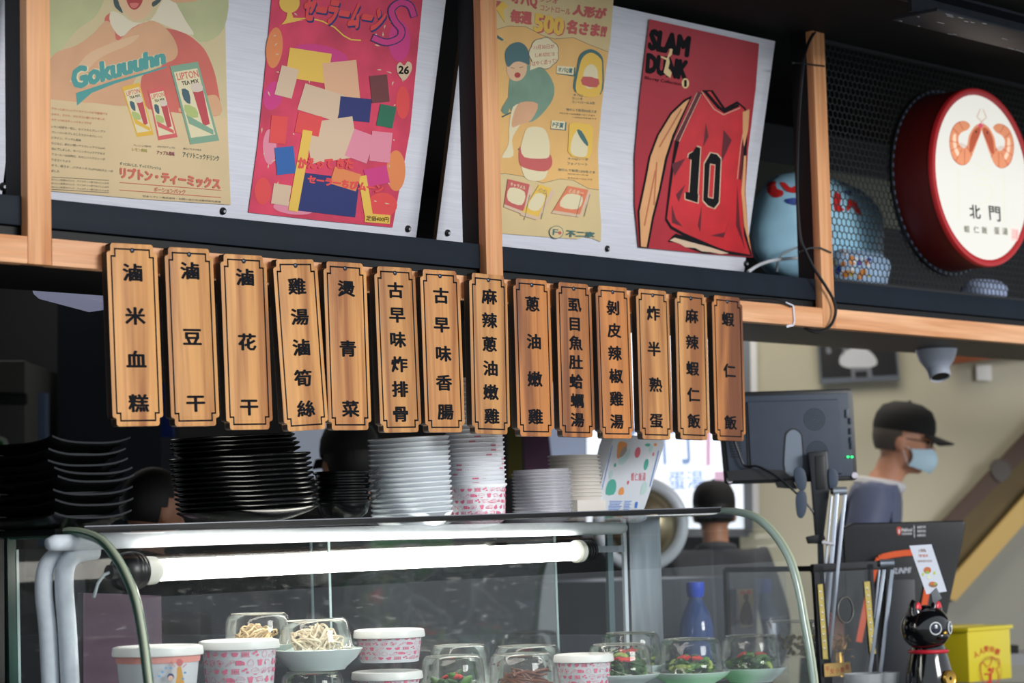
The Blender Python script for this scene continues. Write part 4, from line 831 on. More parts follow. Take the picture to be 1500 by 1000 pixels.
# left back post with green edge; bottom deck
mb = MB(); mb.bar(C(0, DEP, .0), C(0, DEP, -.62), .02, .02, EYB); mb.build('corner_post', M('dark_green_glass_edge', (28, 62, 54), .3), cs)
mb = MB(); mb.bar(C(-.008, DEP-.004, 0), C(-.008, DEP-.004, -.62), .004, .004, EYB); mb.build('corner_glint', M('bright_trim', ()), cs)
MB().box((XL-.02, CA.y-.30, CA.z-.70), (XR+.05, CA.y+DEP+.02, CA.z-.46)).build('plinth', M('stainless_plinth', (120, 124, 126), .3, .8), cs, bevel=.004)
# back sliding doors
for a_, b_, y in ((0.012, LEN*.42, DEP-.01), (LEN*.40, LEN*.8, DEP+.004)):
    MB().add([C(a_, y, -.03), C(b_, y, -.03), C(b_, y, -.46), C(a_, y, -.46)], [(0, 1, 2, 3)]).build('sliding_door', GLB, cs)
    for e in (a_, b_): MB().bar(C(e, y, -.03), C(e, y, -.46), .006, .003, EYB).build('door_edge', M('pale_glass_edge', (150, 170, 172), .2), cs)
# stainless upright at right, strips
sxA = (W(918, 850, 1, YS+DEP-.02)-CA).dot(EX); sxB = (W(966, 850, 1, YS+DEP-.02)-CA).dot(EX)
STEEL = M('brushed_stainless', (150, 156, 162), .35, .75, var=.15, vs=6, vscale=(8, 8, 1))
MB().box(C(sxA, DEP-.03, -.46), C(sxB, DEP-.012, -.004)).build('steel_upright', STEEL, cs, bevel=.002)
MB().box(C(sxA-.02, DEP-.028, -.46), C(sxA-.003, DEP-.02, -.01)).build('white_strip', M('white_enamel', (200, 208, 218), .4), cs)
MB().box(C(sxA-.07, DEP-.02, -.46), C(sxA-.045, DEP-.012, -.02)).build('door_frame', M('grey_green_alu', (92, 112, 116), .35, .5), cs)
# white foam pipes
FOAM = M('pale_blue_foam_pipe', (214, 222, 230), .7, bump=.35, var=.05, vs=60)
yf = -.02
def CP_(px, py, y): 
    p = W(px, py, 1, YS+y); return p
MB().tube([CP_(70, 797, yf), CP_(80, 795, yf), CP_(300, 787, yf+.02), CP_(600, 779, yf+.05), CP_(905, 773, yf+.1), CP_(915, 773, yf+.1)], [.011]+[.0155]*4+[.010], 14).build('foam_pipe', FOAM, cs, smooth=True, angle=80)
MB().tube([CP_(p.x, p.y, .03) for p in smooth([(92, 810), (76, 818), (66, 836), (64, 870), (70, 930), (76, 1060)], 5, False)], .0165, 14).build('foam_pipe', FOAM, cs, smooth=True, angle=80)
MB().tube([CP_(p.x, p.y, -.0) for p in smooth([(140, 806), (112, 811), (97, 828), (94, 860), (99, 930), (106, 1060)], 5, False)], .0175, 14).build('foam_pipe', FOAM, cs, smooth=True, angle=80)
# lamp tube
lt = thing('lamp_tube', 'glowing white waterproof fluorescent tube with black ribbed sockets inside the glass case', 'lamp', W(520, 822, 1, .10))
LA, LB = W(206, 836, 1, .03), W(852, 807, 1, .16); ld = (LB-LA).normalized(); LL = (LB-LA).length
MB().lathe([(.0205, .04), (.0205, LL-.03)], 24, LA, ld).build('tube', M('glowing_tube', (255, 250, 240), .3, emit=14.0, ecol=(255, 248, 238)), lt, smooth=True)
CAPM = M('translucent_collar', (214, 214, 206), .35)
MB().lathe([(0, -.005), (.026, -.005), (.027, .02), (.0262, .032), (.0215, .04), (0, .04)], 24, LA, ld).build('collar', CAPM, lt, smooth=True)
MB().lathe([(0, 0), (.0215, 0), (.0262, .006), (.0265, .022), (0, .022)], 24, LB-ld*.03, ld).build('collar', CAPM, lt, smooth=True)
def ribs(r0, n, p): 
    o_ = [(0, 0)]
    for k in range(n): o_ += [(r0, k*p), (r0*1.0, k*p+p*.6), (r0*.9, k*p+p*.65), (r0*.9, k*p+p*.95)]
    return o_+[(r0*.95, n*p), (0, n*p)]
MB().lathe([(0, -.078), (.014, -.078), (.015, -.062), (.021, -.058), (.033, -.05), (.037, -.035), (.0375, -.031), (.034, -.030), (.0375, -.026), (.0375, -.021), (.034, -.02), (.037, -.016), (.036, -.011), (.033, -.010), (.034, -.004), (0, -.004)], 28, LA, ld).build('socket', M('black_rubber', ()), lt, smooth=True, angle=50)
MB().lathe(ribs(.0255, 4, .010), 28, LB-ld*.006, ld).build('socket', M('black_rubber', ()), lt, smooth=True, angle=50)
MB().tube([LA-ld*.075, LA-ld*.09+UZ*-.004, LA-ld*.105-UZ*.02, LA-ld*.115-UZ*.045], .003, 8).build('lead', M('grey_cable_rubber', ()), lt, smooth=True)
MB().box(W(868, 800, 1, .2), W(908, 808, 1, .215)).build('bracket', STEEL, lt)
# neighbouring dark cabinet at far left
a = W(17, 786, 1, YS+DEP)
single('dark_side_cabinet', MB().box((a.x-.6, YS+DEP-.012, FLOORZ), (a.x-.024, YS+DEP+.3, a.z-.002)), M('dark_grey_cabinet', (30, 31, 33), .6), (a.x-.3, .3, FLOORZ), 'dark grey cabinet left of the glass case under the square plates', 'cabinet', bevel=.003)
single('counter', MB().box((XL-.02, -.35, FLOORZ), (XR+.05, .45, CA.z-.70)), M('counter_stainless', (96, 100, 104), .35, .6), (XL+.8, .3, FLOORZ), 'long steel counter carrying the display case', 'counter')
# mauve cloth screen behind the left of the case, dark apparatus
def interior(name, pts, y, mat, label, cat, t=.02):
    P = [W(x, yy_, 1, y) for x, yy_ in pts]; mb = MB(); mb.slab(P, Vector((0, -1, 0)), t); c = sum(P, Vector())/len(P); return single(name, mb, mat, c, label, cat)
interior('mauve_cloth', [(122, 868), (236, 872), (240, 1100), (122, 1100)], .62, M('mauve_cloth_fabric', (206, 166, 188), .8, var=.15, vs=5, vscale=(1, 1, 4)), 'mauve cloth hanging behind left part of glass case', 'cloth')
interior('grey_prep_bench', [(70, 930), (1000, 930), (1000, 1400), (70, 1400)], .66, M('dark_bench_steel', (58, 62, 70), .4, .3), 'dark steel prep bench seen through the back of glass case', 'bench', .1)
# ================================================================== TABLEWARE ON THE CASE
def onTop(px, yb):
    """a point on the case top at picture column px, yb behind the front edge"""
    p = W(px, 765, 1, YS+yb); s = (p-CA).dot(EX); return C(s, yb, 0)
def rimat(px, py, yb): return W(px, py, 1, YS+yb)
tilt = Matrix.Rotation(-.0, 3, 'Y')
BGL = M('glossy_black_melamine', (9, 10, 12), .24, coat=.1, spec=.4)
# square plates
def square_plate():
    mb = MB(); N = 14; S_ = .104; V = []; th = .0036
    def hgt(u, v):
        e = max(abs(u), abs(v)); t_ = max(0, (e-.5)/.5); return .020*t_*t_*(1.6-.6*t_)+.0115*(abs(u)**3*abs(v)**3)
    for k in (0, 1):
        for i in range(N+1):
            for j in range(N+1):
                u, v = -1+2*i/N, -1+2*j/N; V.append((u*S_, v*S_, .012+hgt(u, v)-k*th))
    I = lambda k, i, j: k*(N+1)**2+i*(N+1)+j; Fc = []
    for i in range(N):
        for j in range(N): Fc.append((I(0, i, j), I(0, i+1, j), I(0, i+1, j+1), I(0, i, j+1))); Fc.append((I(1, i, j), I(1, i, j+1), I(1, i+1, j+1), I(1, i+1, j)))
    for i in range(N):
        Fc.append((I(0, i, 0), I(1, i, 0), I(1, i+1, 0), I(0, i+1, 0))); Fc.append((I(0, i, N), I(0, i+1, N), I(1, i+1, N), I(1, i, N)))
        Fc.append((I(0, 0, i), I(0, 0, i+1), I(1, 0, i+1), I(1, 0, i))); Fc.append((I(0, N, i), I(1, N, i), I(1, N, i+1), I(0, N, i+1)))
    mb.add(V, Fc)
    for k, (a, b, z0, z1) in enumerate(((.075, .068, .008, -.004),)):
        P = [(-a, -a), (a, -a), (a, a), (-a, a)]; Q = [(-b, -b), (b, -b), (b, b), (-b, b)]
        mb.add([(x, y, z1+.012-.008) for x, y in P]+[(x, y, z0+.004) for x, y in P]+[(x, y, z1+.004) for x, y in Q]+[(x, y, z0+.004) for x, y in Q], [(0, 1, 5, 4), (1, 2, 6, 5), (2, 3, 7, 6), (3, 0, 4, 7), (2, 1, 0, 3)])
    return mb
near = [636, 654, 670, 682, 694, 713, 729, 748]; rgt = [(190, 638), (181, 654), (185, 668), (193, 682), (197, 692), (194, 710), (194, 727), (191, 746)]
base = onTop(78, .09)
proto = None
n_ = 8
for k in range(n_-1, -1, -1):
    cc = W((rgt[k][0]+78-112)/2+ -2+18, near[k]+8, 1, YS+.09)
    P = Vector((W(78+(rgt[k][0]-190)*.8, 700, 1, YS+.09).x, YS+.09, W(78, near[k], 1, YS-.035).z-.0435))
    lab = 'black square plate with upturned corners, %s in the leftmost stack' % nth(k, n_)
    rot = Matrix.Rotation(-.012-.01*(k % 3), 3, 'Y') @ Matrix.Rotation(.185+.02*math.sin(k*2.1), 3, 'Z')
    if proto is None:
        WM['tmp'] = Matrix(); proto = square_plate().build('square_plate', BGL, None, smooth=True, angle=50); proto.matrix_world = Matrix.Translation(P) @ rot.to_4x4(); tag(proto, lab, 'plate', 'square black plates')
    else: copy_tree(proto, P, lab, rot)
def dish_stack(kind, prof, rows, mat, group, label, cat='plate', seg=56, sm=45, rot=0.0, ry=None):
    """rows: list of (center px, rim py, scale) top to bottom at depth yb"""
    pro = None; out = []
    for i, (px, py, yb, s, tl) in enumerate(rows):
        rim = prof_h(prof)
        p = W(px, py, 1, YS+yb); R_ = Matrix.Rotation(tl, 3, 'Y')
        base_ = p-UZ*rim*s
        lab = label % nth(i, len(rows))
        key = (round(s, 3))
        if pro is None or pro[1] != key:
            WM['tmp'] = Matrix(); mb = MB().lathe([(r*s, z*s) for r, z in prof], seg); o = mb.build(kind, mat, None, smooth=True, angle=sm)
            o.matrix_world = Matrix.Translation(base_) @ R_.to_4x4(); tag(o, lab, cat, group); pro = (o, key)
        else:
            o = copy_tree(pro[0], base_, lab, R_ @ Matrix.Rotation(i*.7, 3, 'Z'))
        out.append((o, base_, R_))
    return out
def prof_h(p): return max(z for r, z in p)
# black round plates
PR = [(0, .004), (.055, .004), (.055, 0), (.062, 0), (.064, .004), (.10, .012), (.128, .021), (.1455, .030), (.1465, .0325), (.144, .034), (.125, .026), (.098, .0165), (.06, .0085), (0, .0085)]
rows = []
for i, (xl, xr, y) in enumerate([(249, 433, 636), (249, 436, 642), (250, 440, 648), (251, 442, 655)]):
    z = 4.72; s = (xr-xl)/2*z/FPX/.1465; rows.append(((xl+xr)/2, y+3, .11, round(s, 2), -.045))
for i in range(12):
    y = 664+i*7.05; xr = 458+i*1.05; xl = xr-212; rows.append(((xl+xr)/2, y+3, .11, 1.0, -.045-.0*i))
dish_stack('round_plate', PR, rows, BGL, 'round black plates in the tallest stack', 'large round black plate, %s of the tall black stack', rot=0)
PBW = [(0, .0), (.05, 0), (.058, .004), (.10, .022), (.132, .040), (.146, .050), (.1465, .0525), (.144, .053), (.12, .04), (.09, .024), (.05, .010), (0, .010)]
o_ = single('deep_round_plate', MB().lathe(PBW, 56, (0, 0, 0)), BGL, (0, 0, 0), 'deeper black round plate carrying the tall black stack', 'plate', smooth=True, angle=45)
p = onTop(364, .11); o_.matrix_world = Matrix.Translation(p+UZ*.002) @ Matrix.Rotation(-.03, 4, 'Y')
# small black handled bowls
SB = [(0, .0), (.03, 0), (.034, .004), (.052, .018), (.057, .034), (.058, .039), (.0625, .0415), (.063, .044), (.0615, .0455), (.0565, .043), (.053, .03), (.046, .014), (0, .008)]
base_ = onTop(503, .10)
pro = None
for i in range(6):
    y = 685+i*8.4; p = W(501+(i % 3)*.8, y+6, 1, YS+.10); lab = 'small black bowl with a lip handle, %s of the short stack' % nth(i, 6)
    if pro is None:
        WM['tmp'] = Matrix(); t = thing('handled_bowl', lab, 'bowl', p-UZ*.045, 'small black handled bowls'); pro = t
        tm = WM[t.name]; mb = MB().lathe(SB, 40, p-UZ*.045); mb.build('bowl', BGL, t, smooth=True, angle=45)
        hd = RH; b0_ = p+hd*.054-UZ*.004; mb = MB(); mb.slab([b0_+NH*.014, b0_+hd*.012+NH*.013+UZ*.006, b0_+hd*.027+NH*.009+UZ*.016, b0_+hd*.027-NH*.009+UZ*.016, b0_+hd*.012-NH*.013+UZ*.006, b0_-NH*.014], UZ, .004)
        mb.build('lip_handle', BGL, t, smooth=True, angle=60)
    else: copy_tree(pro, p-UZ*.045, lab, Matrix.Rotation(-.02*(i % 2), 3, 'Y') @ Matrix.Rotation(.12*math.sin(i*1.7), 3, 'Z'))
# white bowls
CER = M('white_melamine', (214, 222, 228), .3, coat=.2)
WB_ = [(0, .0), (.042, 0), (.044, .003), (.066, .014), (.080, .03), (.0875, .042), (.0905, .0445), (.0905, .047), (.0885, .048), (.078, .032), (.06, .016), (0, .010)]
rows = []
for i in range(16):
    y = 638.5+i*7.25; s = 1.0; rows.append((599.5+i*.35, y+2, .09, 1.0, -.05))
dish_stack('white_bowl', WB_, rows, CER, 'white bowls', 'white bowl, %s of the white stack', 'bowl')
# printed paper cups
PAPER = M('white_cup_paper', (222, 226, 232), .5); PINK = M('cup_pink_print', (214, 108, 140), .55)
def cup_icons(r0, z0, r1, z1, n_rows, per, seed=1, a0=0):
    """pink pictograms wrapped on the cone"""
    mb = MB(); rs = random.Random(seed); ic = ['🦐', '🚚', '🍲', '🥡', '🐓', '🥕', '🍤', '🥚', '🌶', '🍋', '🍚', '🥬']; H = math.hypot(r1-r0, z1-z0)
    for r in range(n_rows):
        for c in range(per):
            a = a0+2*PI*(c+.5*(r % 2))/per; zc = z0+(z1-z0)*(r+.5)/n_rows; wdt = 2*PI*(r0+r1)/2/per*.98; h = (z1-z0)/n_rows*.92
            kind = (c*5+r*3) % 11
            def put(V, Fc):
                vs = []
                for x, y in V:
                    z = zc+y*h; rr = r0+(r1-r0)*(z-z0)/(z1-z0)+.0004; aa = a+x*wdt/rr; vs.append((rr*math.cos(aa), rr*math.sin(aa), z))
                mb.add(vs, Fc)
            if kind == 0:
                for dx in (-.3, -.1, .1, .3): put([(dx-.07, -.2), (dx+.07, -.2), (dx+.07, .2), (dx-.07, .2)], [(0, 1, 2, 3)])
                put([(-.45, .26), (.45, .26), (.45, .34), (-.45, .34)], [(0, 1, 2, 3)]); put([(-.45, -.34), (.45, -.34), (.45, -.26), (-.45, -.26)], [(0, 1, 2, 3)])
            elif kind in (1, 6):
                n = 12; ph = rs.uniform(0, 6); P = [((.3+.1*math.sin(3*2*PI*k/n+ph))*math.cos(2*PI*k/n), (.36+.1*math.cos(2*2*PI*k/n+ph))*math.sin(2*PI*k/n)) for k in range(n)]; put([(0, 0)]+P, [(0, 1+k, 1+(k+1) % n) for k in range(n)])
            elif kind == 2: put([(-.28, .25), (-.18, -.4), (.18, -.4), (.28, .25), (.32, .25), (.32, .36), (-.32, .36), (-.32, .25)], [(0, 1, 2, 3), (7, 4, 5, 6)]); put([(.02, .36), (.08, .36), (.16, .5), (.1, .5)], [(0, 1, 2, 3)])
            elif kind == 3:
                put([(-.45, -.28), (.15, -.28), (.15, .3), (-.45, .3)], [(0, 1, 2, 3)]); put([(.18, -.28), (.45, -.28), (.45, .02), (.32, .2), (.18, .2)], [(0, 1, 2, 3, 4)])
            elif kind == 5:
                for cx_, cy_ in ((-.22, .1), (.2, -.12), (.05, .28)): put([(cx_+.16*math.cos(q*PI/4), cy_+.16*math.sin(q*PI/4)) for q in range(8)], [tuple(range(8))])
            else:
                V, Fc = glyphs(ic[(r*per+c) % len(ic)], .0, 1); x0_ = min(v[0] for v in V); x1_ = max(v[0] for v in V); put([((vx-(x0_+x1_)/2)*.9, (vy-.35)*.9) for vx, vy in V], Fc)
    return mb
def printed_cup(name, h, rt, rb, lab, cat, group=None, lidded=True, ic=True, loc=(0, 0, 0), band=None, rows=5, per=13, a0=0):
    t = thing(name, lab, cat, loc, group); o = Vector(loc)
    prof = [(0, .003), (rb-.002, .003), (rb-.001, 0), (rb, .001), (rt-.002, h-.008), (rt, h-.006), (rt+.003, h-.002), (rt+.002, h+.001), (rt-.002, h), (rt-.003, h-.006), (rb-.003, .005), (0, .005)]
    MB().lathe(prof, 48, o).build('cup_wall', PAPER, t, smooth=True, angle=50)
    if lidded:
        MB().lathe([(0, h+.004), (rt-.014, h+.004), (rt-.010, h+.007), (rt-.002, h+.008), (rt+.004, h+.006), (rt+.006, h-.004), (rt+.0055, h-.009), (rt+.003, h-.010)], 48, o).build('lid', M('cup_lid_white', (226, 228, 226), .35), t, smooth=True, angle=50)
    if ic:
        mb = cup_icons(rb+(rt-rb)*.08, h*.08, rb+(rt-rb)*.9, h*.9, rows, per, a0=a0); mb.v = [tuple(Vector(v)+o) for v in mb.v]; mb.build('pictogram_print', PINK, t)
    if band:
        MB().lathe([(rt-.0015, h-.022), (rt+.0005, h-.010)], 48, o).build('pink_band', M('salmon_band', (222, 150, 140), .5), t)
    return t
# stack of empty cups on case (nested): bottom one shows its wall
bp = onTop(700, .09); hc = .082; rt_, rb_ = .0655, .062
zc0 = W(702, 709, 1, YS+.09).z-bp.z
t = printed_cup('paper_cup', zc0, .0655, .0625, 'white paper cup with pink pictograms, bottom one of the tall cup stack', 'cup', 'nested paper cups', lidded=False, loc=bp, rows=5, per=23, a0=.4)
proto = None; nC = 24
for k in range(1, nC):
    p = bp+UZ*(zc0+.0104*k-.020)+RH*(-.0006*k*.5); lab = 'white paper cup rim with pink lettering, %s of the tall cup stack' % nth(nC-1-k, nC)
    rr = Matrix.Rotation(-.03, 3, 'Y') @ Matrix.Rotation(k*1.9, 3, 'Z')
    if proto is None:
        WM['tmp'] = Matrix(); t = thing('paper_cup', lab, 'cup', (0, 0, 0), 'nested paper cups'); MB().lathe([(.0625, .002), (.0645, .016), (.0675, .0175), (.068, .0195), (.0665, .0205), (.064, .0195), (.061, .003), (.0625, .002)], 44).build('cup_wall', PAPER, t, smooth=True, angle=50)
        mb = MB()
        for a0 in (0, 1.9, 3.6):
            for q_ in range(5):
                a = a0+q_*.045
                for dz in (0,): mb.add([(.0652*math.cos(b), .0652*math.sin(b), z) for b, z in ((a, .0085), (a+.036, .0085), (a+.036, .0135), (a, .0135))], [(0, 1, 2, 3)])
            for q_ in (.36, .44): mb.add([(.0652*math.cos(b), .0652*math.sin(b), z) for b, z in ((a0+q_, .0085), (a0+q_+.02, .0085), (a0+q_+.02, .0115), (a0+q_, .0115))], [(0, 1, 2, 3)])
        mb.build('pictogram_print', PINK, t); proto = t; t.matrix_world = Matrix.Translation(p) @ rr.to_4x4()
    else: copy_tree(proto, p, lab, rr)
# clear lids
CLR = M('clear_frosted_plastic', (214, 214, 222), .22, alpha=.42, spec=.7)
rows = [(793+i*.2, 687+i*4.9, .10, 1.0, -.03) for i in range(14)]
dish_stack('plastic_lid', [(0, .004), (.05, .004), (.056, .010), (.064, .010), (.066, .002), (.0705, .001), (.0715, .004), (.067, .006), (.0655, .0125), (.055, .0128), (.05, .007), (0, .007)], rows, CLR, 'clear plastic lids', 'clear plastic lid, %s of the lid stack', 'lid', seg=40)
# paper bowls stack behind
PB2 = M('warm_white_card', (222, 216, 208), .6); bp = onTop(843, .20)
zt = W(842, 668, 1, YS+.20).z; n_ = 12; proto = None
for k in range(n_):
    p = Vector((bp.x+.001*k, bp.y, 0)); z = zt-.0088*k-.022; lab = 'cream paper bowl, %s of the paper bowl stack behind clear lids' % nth(k, n_)
    if proto is None:
        WM['tmp'] = Matrix(); proto = MB().lathe([(0, .0), (.052, 0), (.060, .020), (.064, .021), (.064, .0235), (.060, .023), (.05, .003), (0, .003)], 40).build('paper_bowl', PB2, None, smooth=True, angle=50); proto.location = (p.x, p.y, z); tag(proto, lab, 'bowl', 'cream paper bowls')
    else: copy_tree(proto, (p.x, p.y, z), lab, Matrix())
z_ = zt-.0088*n_-.02
single('paper_box', MB().box((bp.x-.055, bp.y-.06, onTop(843, .2).z), (bp.x+.055, bp.y+.05, z_+.018)), PB2, (bp.x, bp.y, onTop(843, .2).z), 'plain white card box under the cream paper bowls', 'box', bevel=.003)
# printed meal-box blanks
zb = proj(onTop(905, .12))[2]
PBX = facing(910, 752, zb, tilt=.0)
CARD = M('white_coated_card', (224, 230, 238), .4); CARDE = M('card_edge_cream', (206, 196, 182), .6)
shp = [(879.5, 753), (876.5, 724), (893, 655), (897.5, 643), (905, 640), (966, 641), (973, 647), (970, 660), (951, 724), (941, 752.5)]
LB_ = ['front one', 'second one', 'third one', 'fourth one', 'fifth one', 'rearmost one']
for k in range(6):
    sh_ = [(x-(k*3.0 if y < 735 else k*2.2), y-k*.6) for x, y in shp]
    P = [PBX.at(x, y, -.0035*k) for x, y in sh_]; c = PBX.at(910, 752, -.0035*k)
    t = thing('meal_box_blank', 'flat printed meal box leaning beside paper bowls, %s' % LB_[k], 'box', c, 'flat meal boxes')
    MB().slab(P, PBX.n, .0022, 0, 1).build('card', [CARD, CARDE], t)
    if k == 0:
        pr = Print(PBX, .0004); g1 = M('print_sea_green', (84, 178, 160), .5); g2 = M('print_carrot', (240, 160, 90), .5); g3 = M('print_rose', (226, 110, 130), .5); g4 = M('print_mint_pale', (196, 224, 222), .5); g5 = M('print_taupe', (170, 160, 150), .5); g6 = M('print_blue', (70, 130, 220), .5)
        pr.poly([(906, 648), (917, 648), (918, 655), (908, 670), (904, 669)], g2, 3); pr.poly([(917, 653), (918, 660), (911, 669), (907, 668), (911, 658)], g5, 2); pr.poly([(918, 662), (923, 656), (922, 668), (914, 679), (907, 680), (906, 672), (912, 670)], g4, 3)
        pr.oval(934, 662.5, 4, 8, g3, .2); pr.oval(949, 651.5, 4.2, 2.2, g1); pr.oval(960, 651, 2.4, 2.2, g2); pr.oval(946.5, 680, 3.2, 8.5, g1, .2); pr.oval(957, 665, 1.3, 3, g3, .2); pr.oval(901, 681, 1.7, 3, g1, .2); pr.oval(953, 657, 3, 6, g4, .2)
        pr.poly([(887, 723.5), (890, 708), (895, 702), (901, 703), (903, 712), (899, 724)], g1, 2); pr.poly([(906, 724), (907, 717), (911, 713), (914, 716), (913, 724)], g2, 2); pr.oval(920, 706.5, 1.5, 3.2, g3, .2); pr.poly([(938, 724), (940, 712), (945, 705), (948, 710), (945, 722)], g4, 3); pr.oval(895, 695, 2.4, 7, g4, .2)
        for k_, ch_ in enumerate('蝦仁飯湯'): pr.text(ch_, [(925+k_*5.6, 692), (929.5+k_*5.6, 692), (928.5+k_*5.6, 704), (924+k_*5.6, 704)], g3, .01)
        pr.line([(897, 652), (882, 716)], .9, g6); pr.line([(965, 660), (952, 712)], 1.1, g6)
        for k_ in range(8): pr.line([(893+(k_ % 3)*.6-k_*.5, 734+k_*2.4), (911-k_*.3-(k_ % 3)*1.5, 734.2+k_*2.4)], 1.0, g6); pr.line([(915-k_*.3, 734+k_*2.4), (925-k_*.4-(k_ % 2)*2, 734+k_*2.4)], 1.0, g6)
        pr.poly([(931, 735), (934.5, 735), (933, 744), (929.5, 744)], g6); pr.build('card_print', t)
# ================================================================== FOOD INSIDE THE CASE
CPL = M('celadon_white_plate', (206, 222, 222), .3, coat=.3)
DOME = pane('clear_dome_plastic', (.97, .965, .95), .06, .75, .02, 1.45, 30)
def toC(px, py, y): return W(px, py, 1, y)
def plate_with_dome(px, ptop, hw, pbot, y, phw, pb, lab_p, lab_d, deep=False, tiltd=0, plate=True, grp=None):
    """dome: centre column, top row, half width, bottom row; plate: half width, bottom row"""
    z = proj(W(px, pbot, 1, y))[2]; k = z/FPX; r = hw*k; c = W(px, pbot, 1, y); h = (pbot-ptop)*k
    pr_ = None
    if plate:
        R_ = phw*k; pb_ = W(px, pb, 1, y); hp = (pb-pbot)*k
        t = thing('food_plate', lab_p, 'plate', pb_)
        MB().lathe([(0, .002), (R_*.55, .002), (R_*.55, -.002), (R_*.6, -.002), (R_*.64, .003), (R_*.86, hp*.55), (R_*.985, hp), (R_, hp+.002), (R_*.97, hp+.003), (R_*.8, hp*.55+.004), (R_*.6, .009), (0, .008)], 48, pb_).build('plate_body', CPL, t, smooth=True, angle=50); pr_ = t
    d = thing('clear_dome_cover', lab_d, 'cover', c)
    ax = UZ if not tiltd else (UZ+RH*tiltd).normalized()
    MB().lathe([(r*1.06, 0), (r*1.0, .003), (r*.985, h*.3), (r*.95, h*.78), (r*.9, h*.92), (r*.8, h*1.0), (r*.68, h*.985), (r*.62, h*.95), (0, h*.95)], 48, c, ax).build('dome_shell', DOME, d, smooth=True, angle=70)
    MB().tube([c+ax*.001+(Vector((math.cos(a), math.sin(a), 0)))*r*1.05 for a in [2*PI*i/40 for i in range(40)]], .0016, 6, closed=True).build('dome_rim', M('pale_dome_rim', (200, 200, 190), .3), d, smooth=True)
    MB().tube([c+ax*(h*.985)+(Vector((math.cos(a), math.sin(a), 0)))*r*.78 for a in [2*PI*i/40 for i in range(40)]], .0011, 6, closed=True).build('top_ridge', M('pale_dome_rim', ()), d, smooth=True)
    return pr_, c, r, h
NOOD = M('wheat_noodle', (232, 206, 160), .45, var=.08, vs=40); NOOD2 = M('pale_noodle', (236, 224, 200), .45)
def noodles(c, r, h, n, mat, seed, lab):
    rs = random.Random(seed); mb = MB()
    for k in range(n):
        a0 = rs.uniform(0, 6.28); rr = r*rs.uniform(.25, .8); ph = rs.uniform(0, 6.28); P = []; th = rs.uniform(-.7, .7); up = h*rs.uniform(.3, .75)
        for i in range(9):
            t_ = i/8; a = a0+t_*rs.uniform(1.6, 2.6); q_ = rr*(.55+.45*math.sin(t_*PI+ph)); P.append(c+Vector((q_*math.cos(a), q_*math.sin(a), .004+up*math.sin(PI*t_)*(1-.5*q_/r))))
        mb.tube([p for p in smooth(P, 2, False)], .0021, 5)
    o = mb; c2 = c; return single('noodles', o, mat, c2, lab, 'noodles', kind='stuff', smooth=True, angle=80)
def greens(c, r, h, seed, lab, red=True, cat='vegetables'):
    rs = random.Random(seed); t = thing('side_dish', lab, cat, c); G = [M('dark_greens', (44, 84, 36), .4), M('pale_cucumber', (168, 190, 96), .4), M('leaf_green', (84, 130, 56), .4)]; mb = [MB(), MB(), MB()]; rd = MB()
    for k in range(70):
        a = rs.uniform(0, 6.28); q_ = r*.8*math.sqrt(rs.random()); z = .005+h*.62*(1-(q_/r)**2)*rs.random()**.7; i = rs.choice([0, 0, 0, 1, 2, 2]); ex = Vector((rs.uniform(-1, 1), rs.uniform(-1, 1), rs.uniform(-.5, .5))).normalized(); ey = ex.cross(Vector((.3, .2, 1))).normalized(); s = rs.uniform(.008, .015)
        mb[i].ell(c+Vector((q_*math.cos(a), q_*math.sin(a), z)), s*1.5, s*.8, s*.5, 8, 6, 0, ex, ey, ex.cross(ey))
    for nm, b_, g_ in zip(('dark_leaves', 'cucumber_pieces', 'green_leaves'), mb, G):
        o = b_.build(nm, g_, t, smooth=True, angle=80); o['kind'] = 'stuff'
    if red:
        for k in range(9):
            a = rs.uniform(2.4, 5.4); q_ = r*.45*rs.random(); ex = Vector((rs.uniform(-1, 1), rs.uniform(-1, 1), .1)).normalized(); ey = ex.cross(UZ).normalized(); rd.ell(c+Vector((q_*math.cos(a), q_*math.sin(a), h*.66)), .014, .006, .005, 8, 6, 0, ex, ey, UZ)
        o = rd.build('red_chilli_pieces', M('red_chilli', (214, 50, 44), .35), t, smooth=True); o['kind'] = 'stuff'
    return t
def strips(c, r, h, seed, lab):
    rs = random.Random(seed); mb = MB()
    for k in range(46):
        a = rs.uniform(0, 6.28); q_ = r*.5*rs.random(); d = Vector((math.cos(a), math.sin(a), rs.uniform(-.3, .45))); l = r*rs.uniform(.3, .6); p = c+Vector((q_*math.cos(a*2), q_*math.sin(a*2), .008+h*.5*rs.random())); mb.tube([p-d*l, p+UZ*.004, p+d*l-UZ*.006], [.002, .0045, .002], 6)
    return single('braised_strips', mb, M('dark_braised_meat', (110, 60, 36), .35, var=.3, vs=40), c, lab, 'food', kind='stuff', smooth=True, angle=80)
def case_cup(px, rim, hw, y, lab, band=None, ic=True, h=.075, taper=.88, a0=0, rows=5, per=22, grp=None):
    p = W(px, rim, 1, y); z = proj(p)[2]; rt = hw*z/FPX-.005
    return printed_cup('lidded_cup', h, rt, rt*taper, lab, 'cup', grp, True, ic, p-UZ*(h+.002), band, rows, per, a0), p, rt
YC = -.03
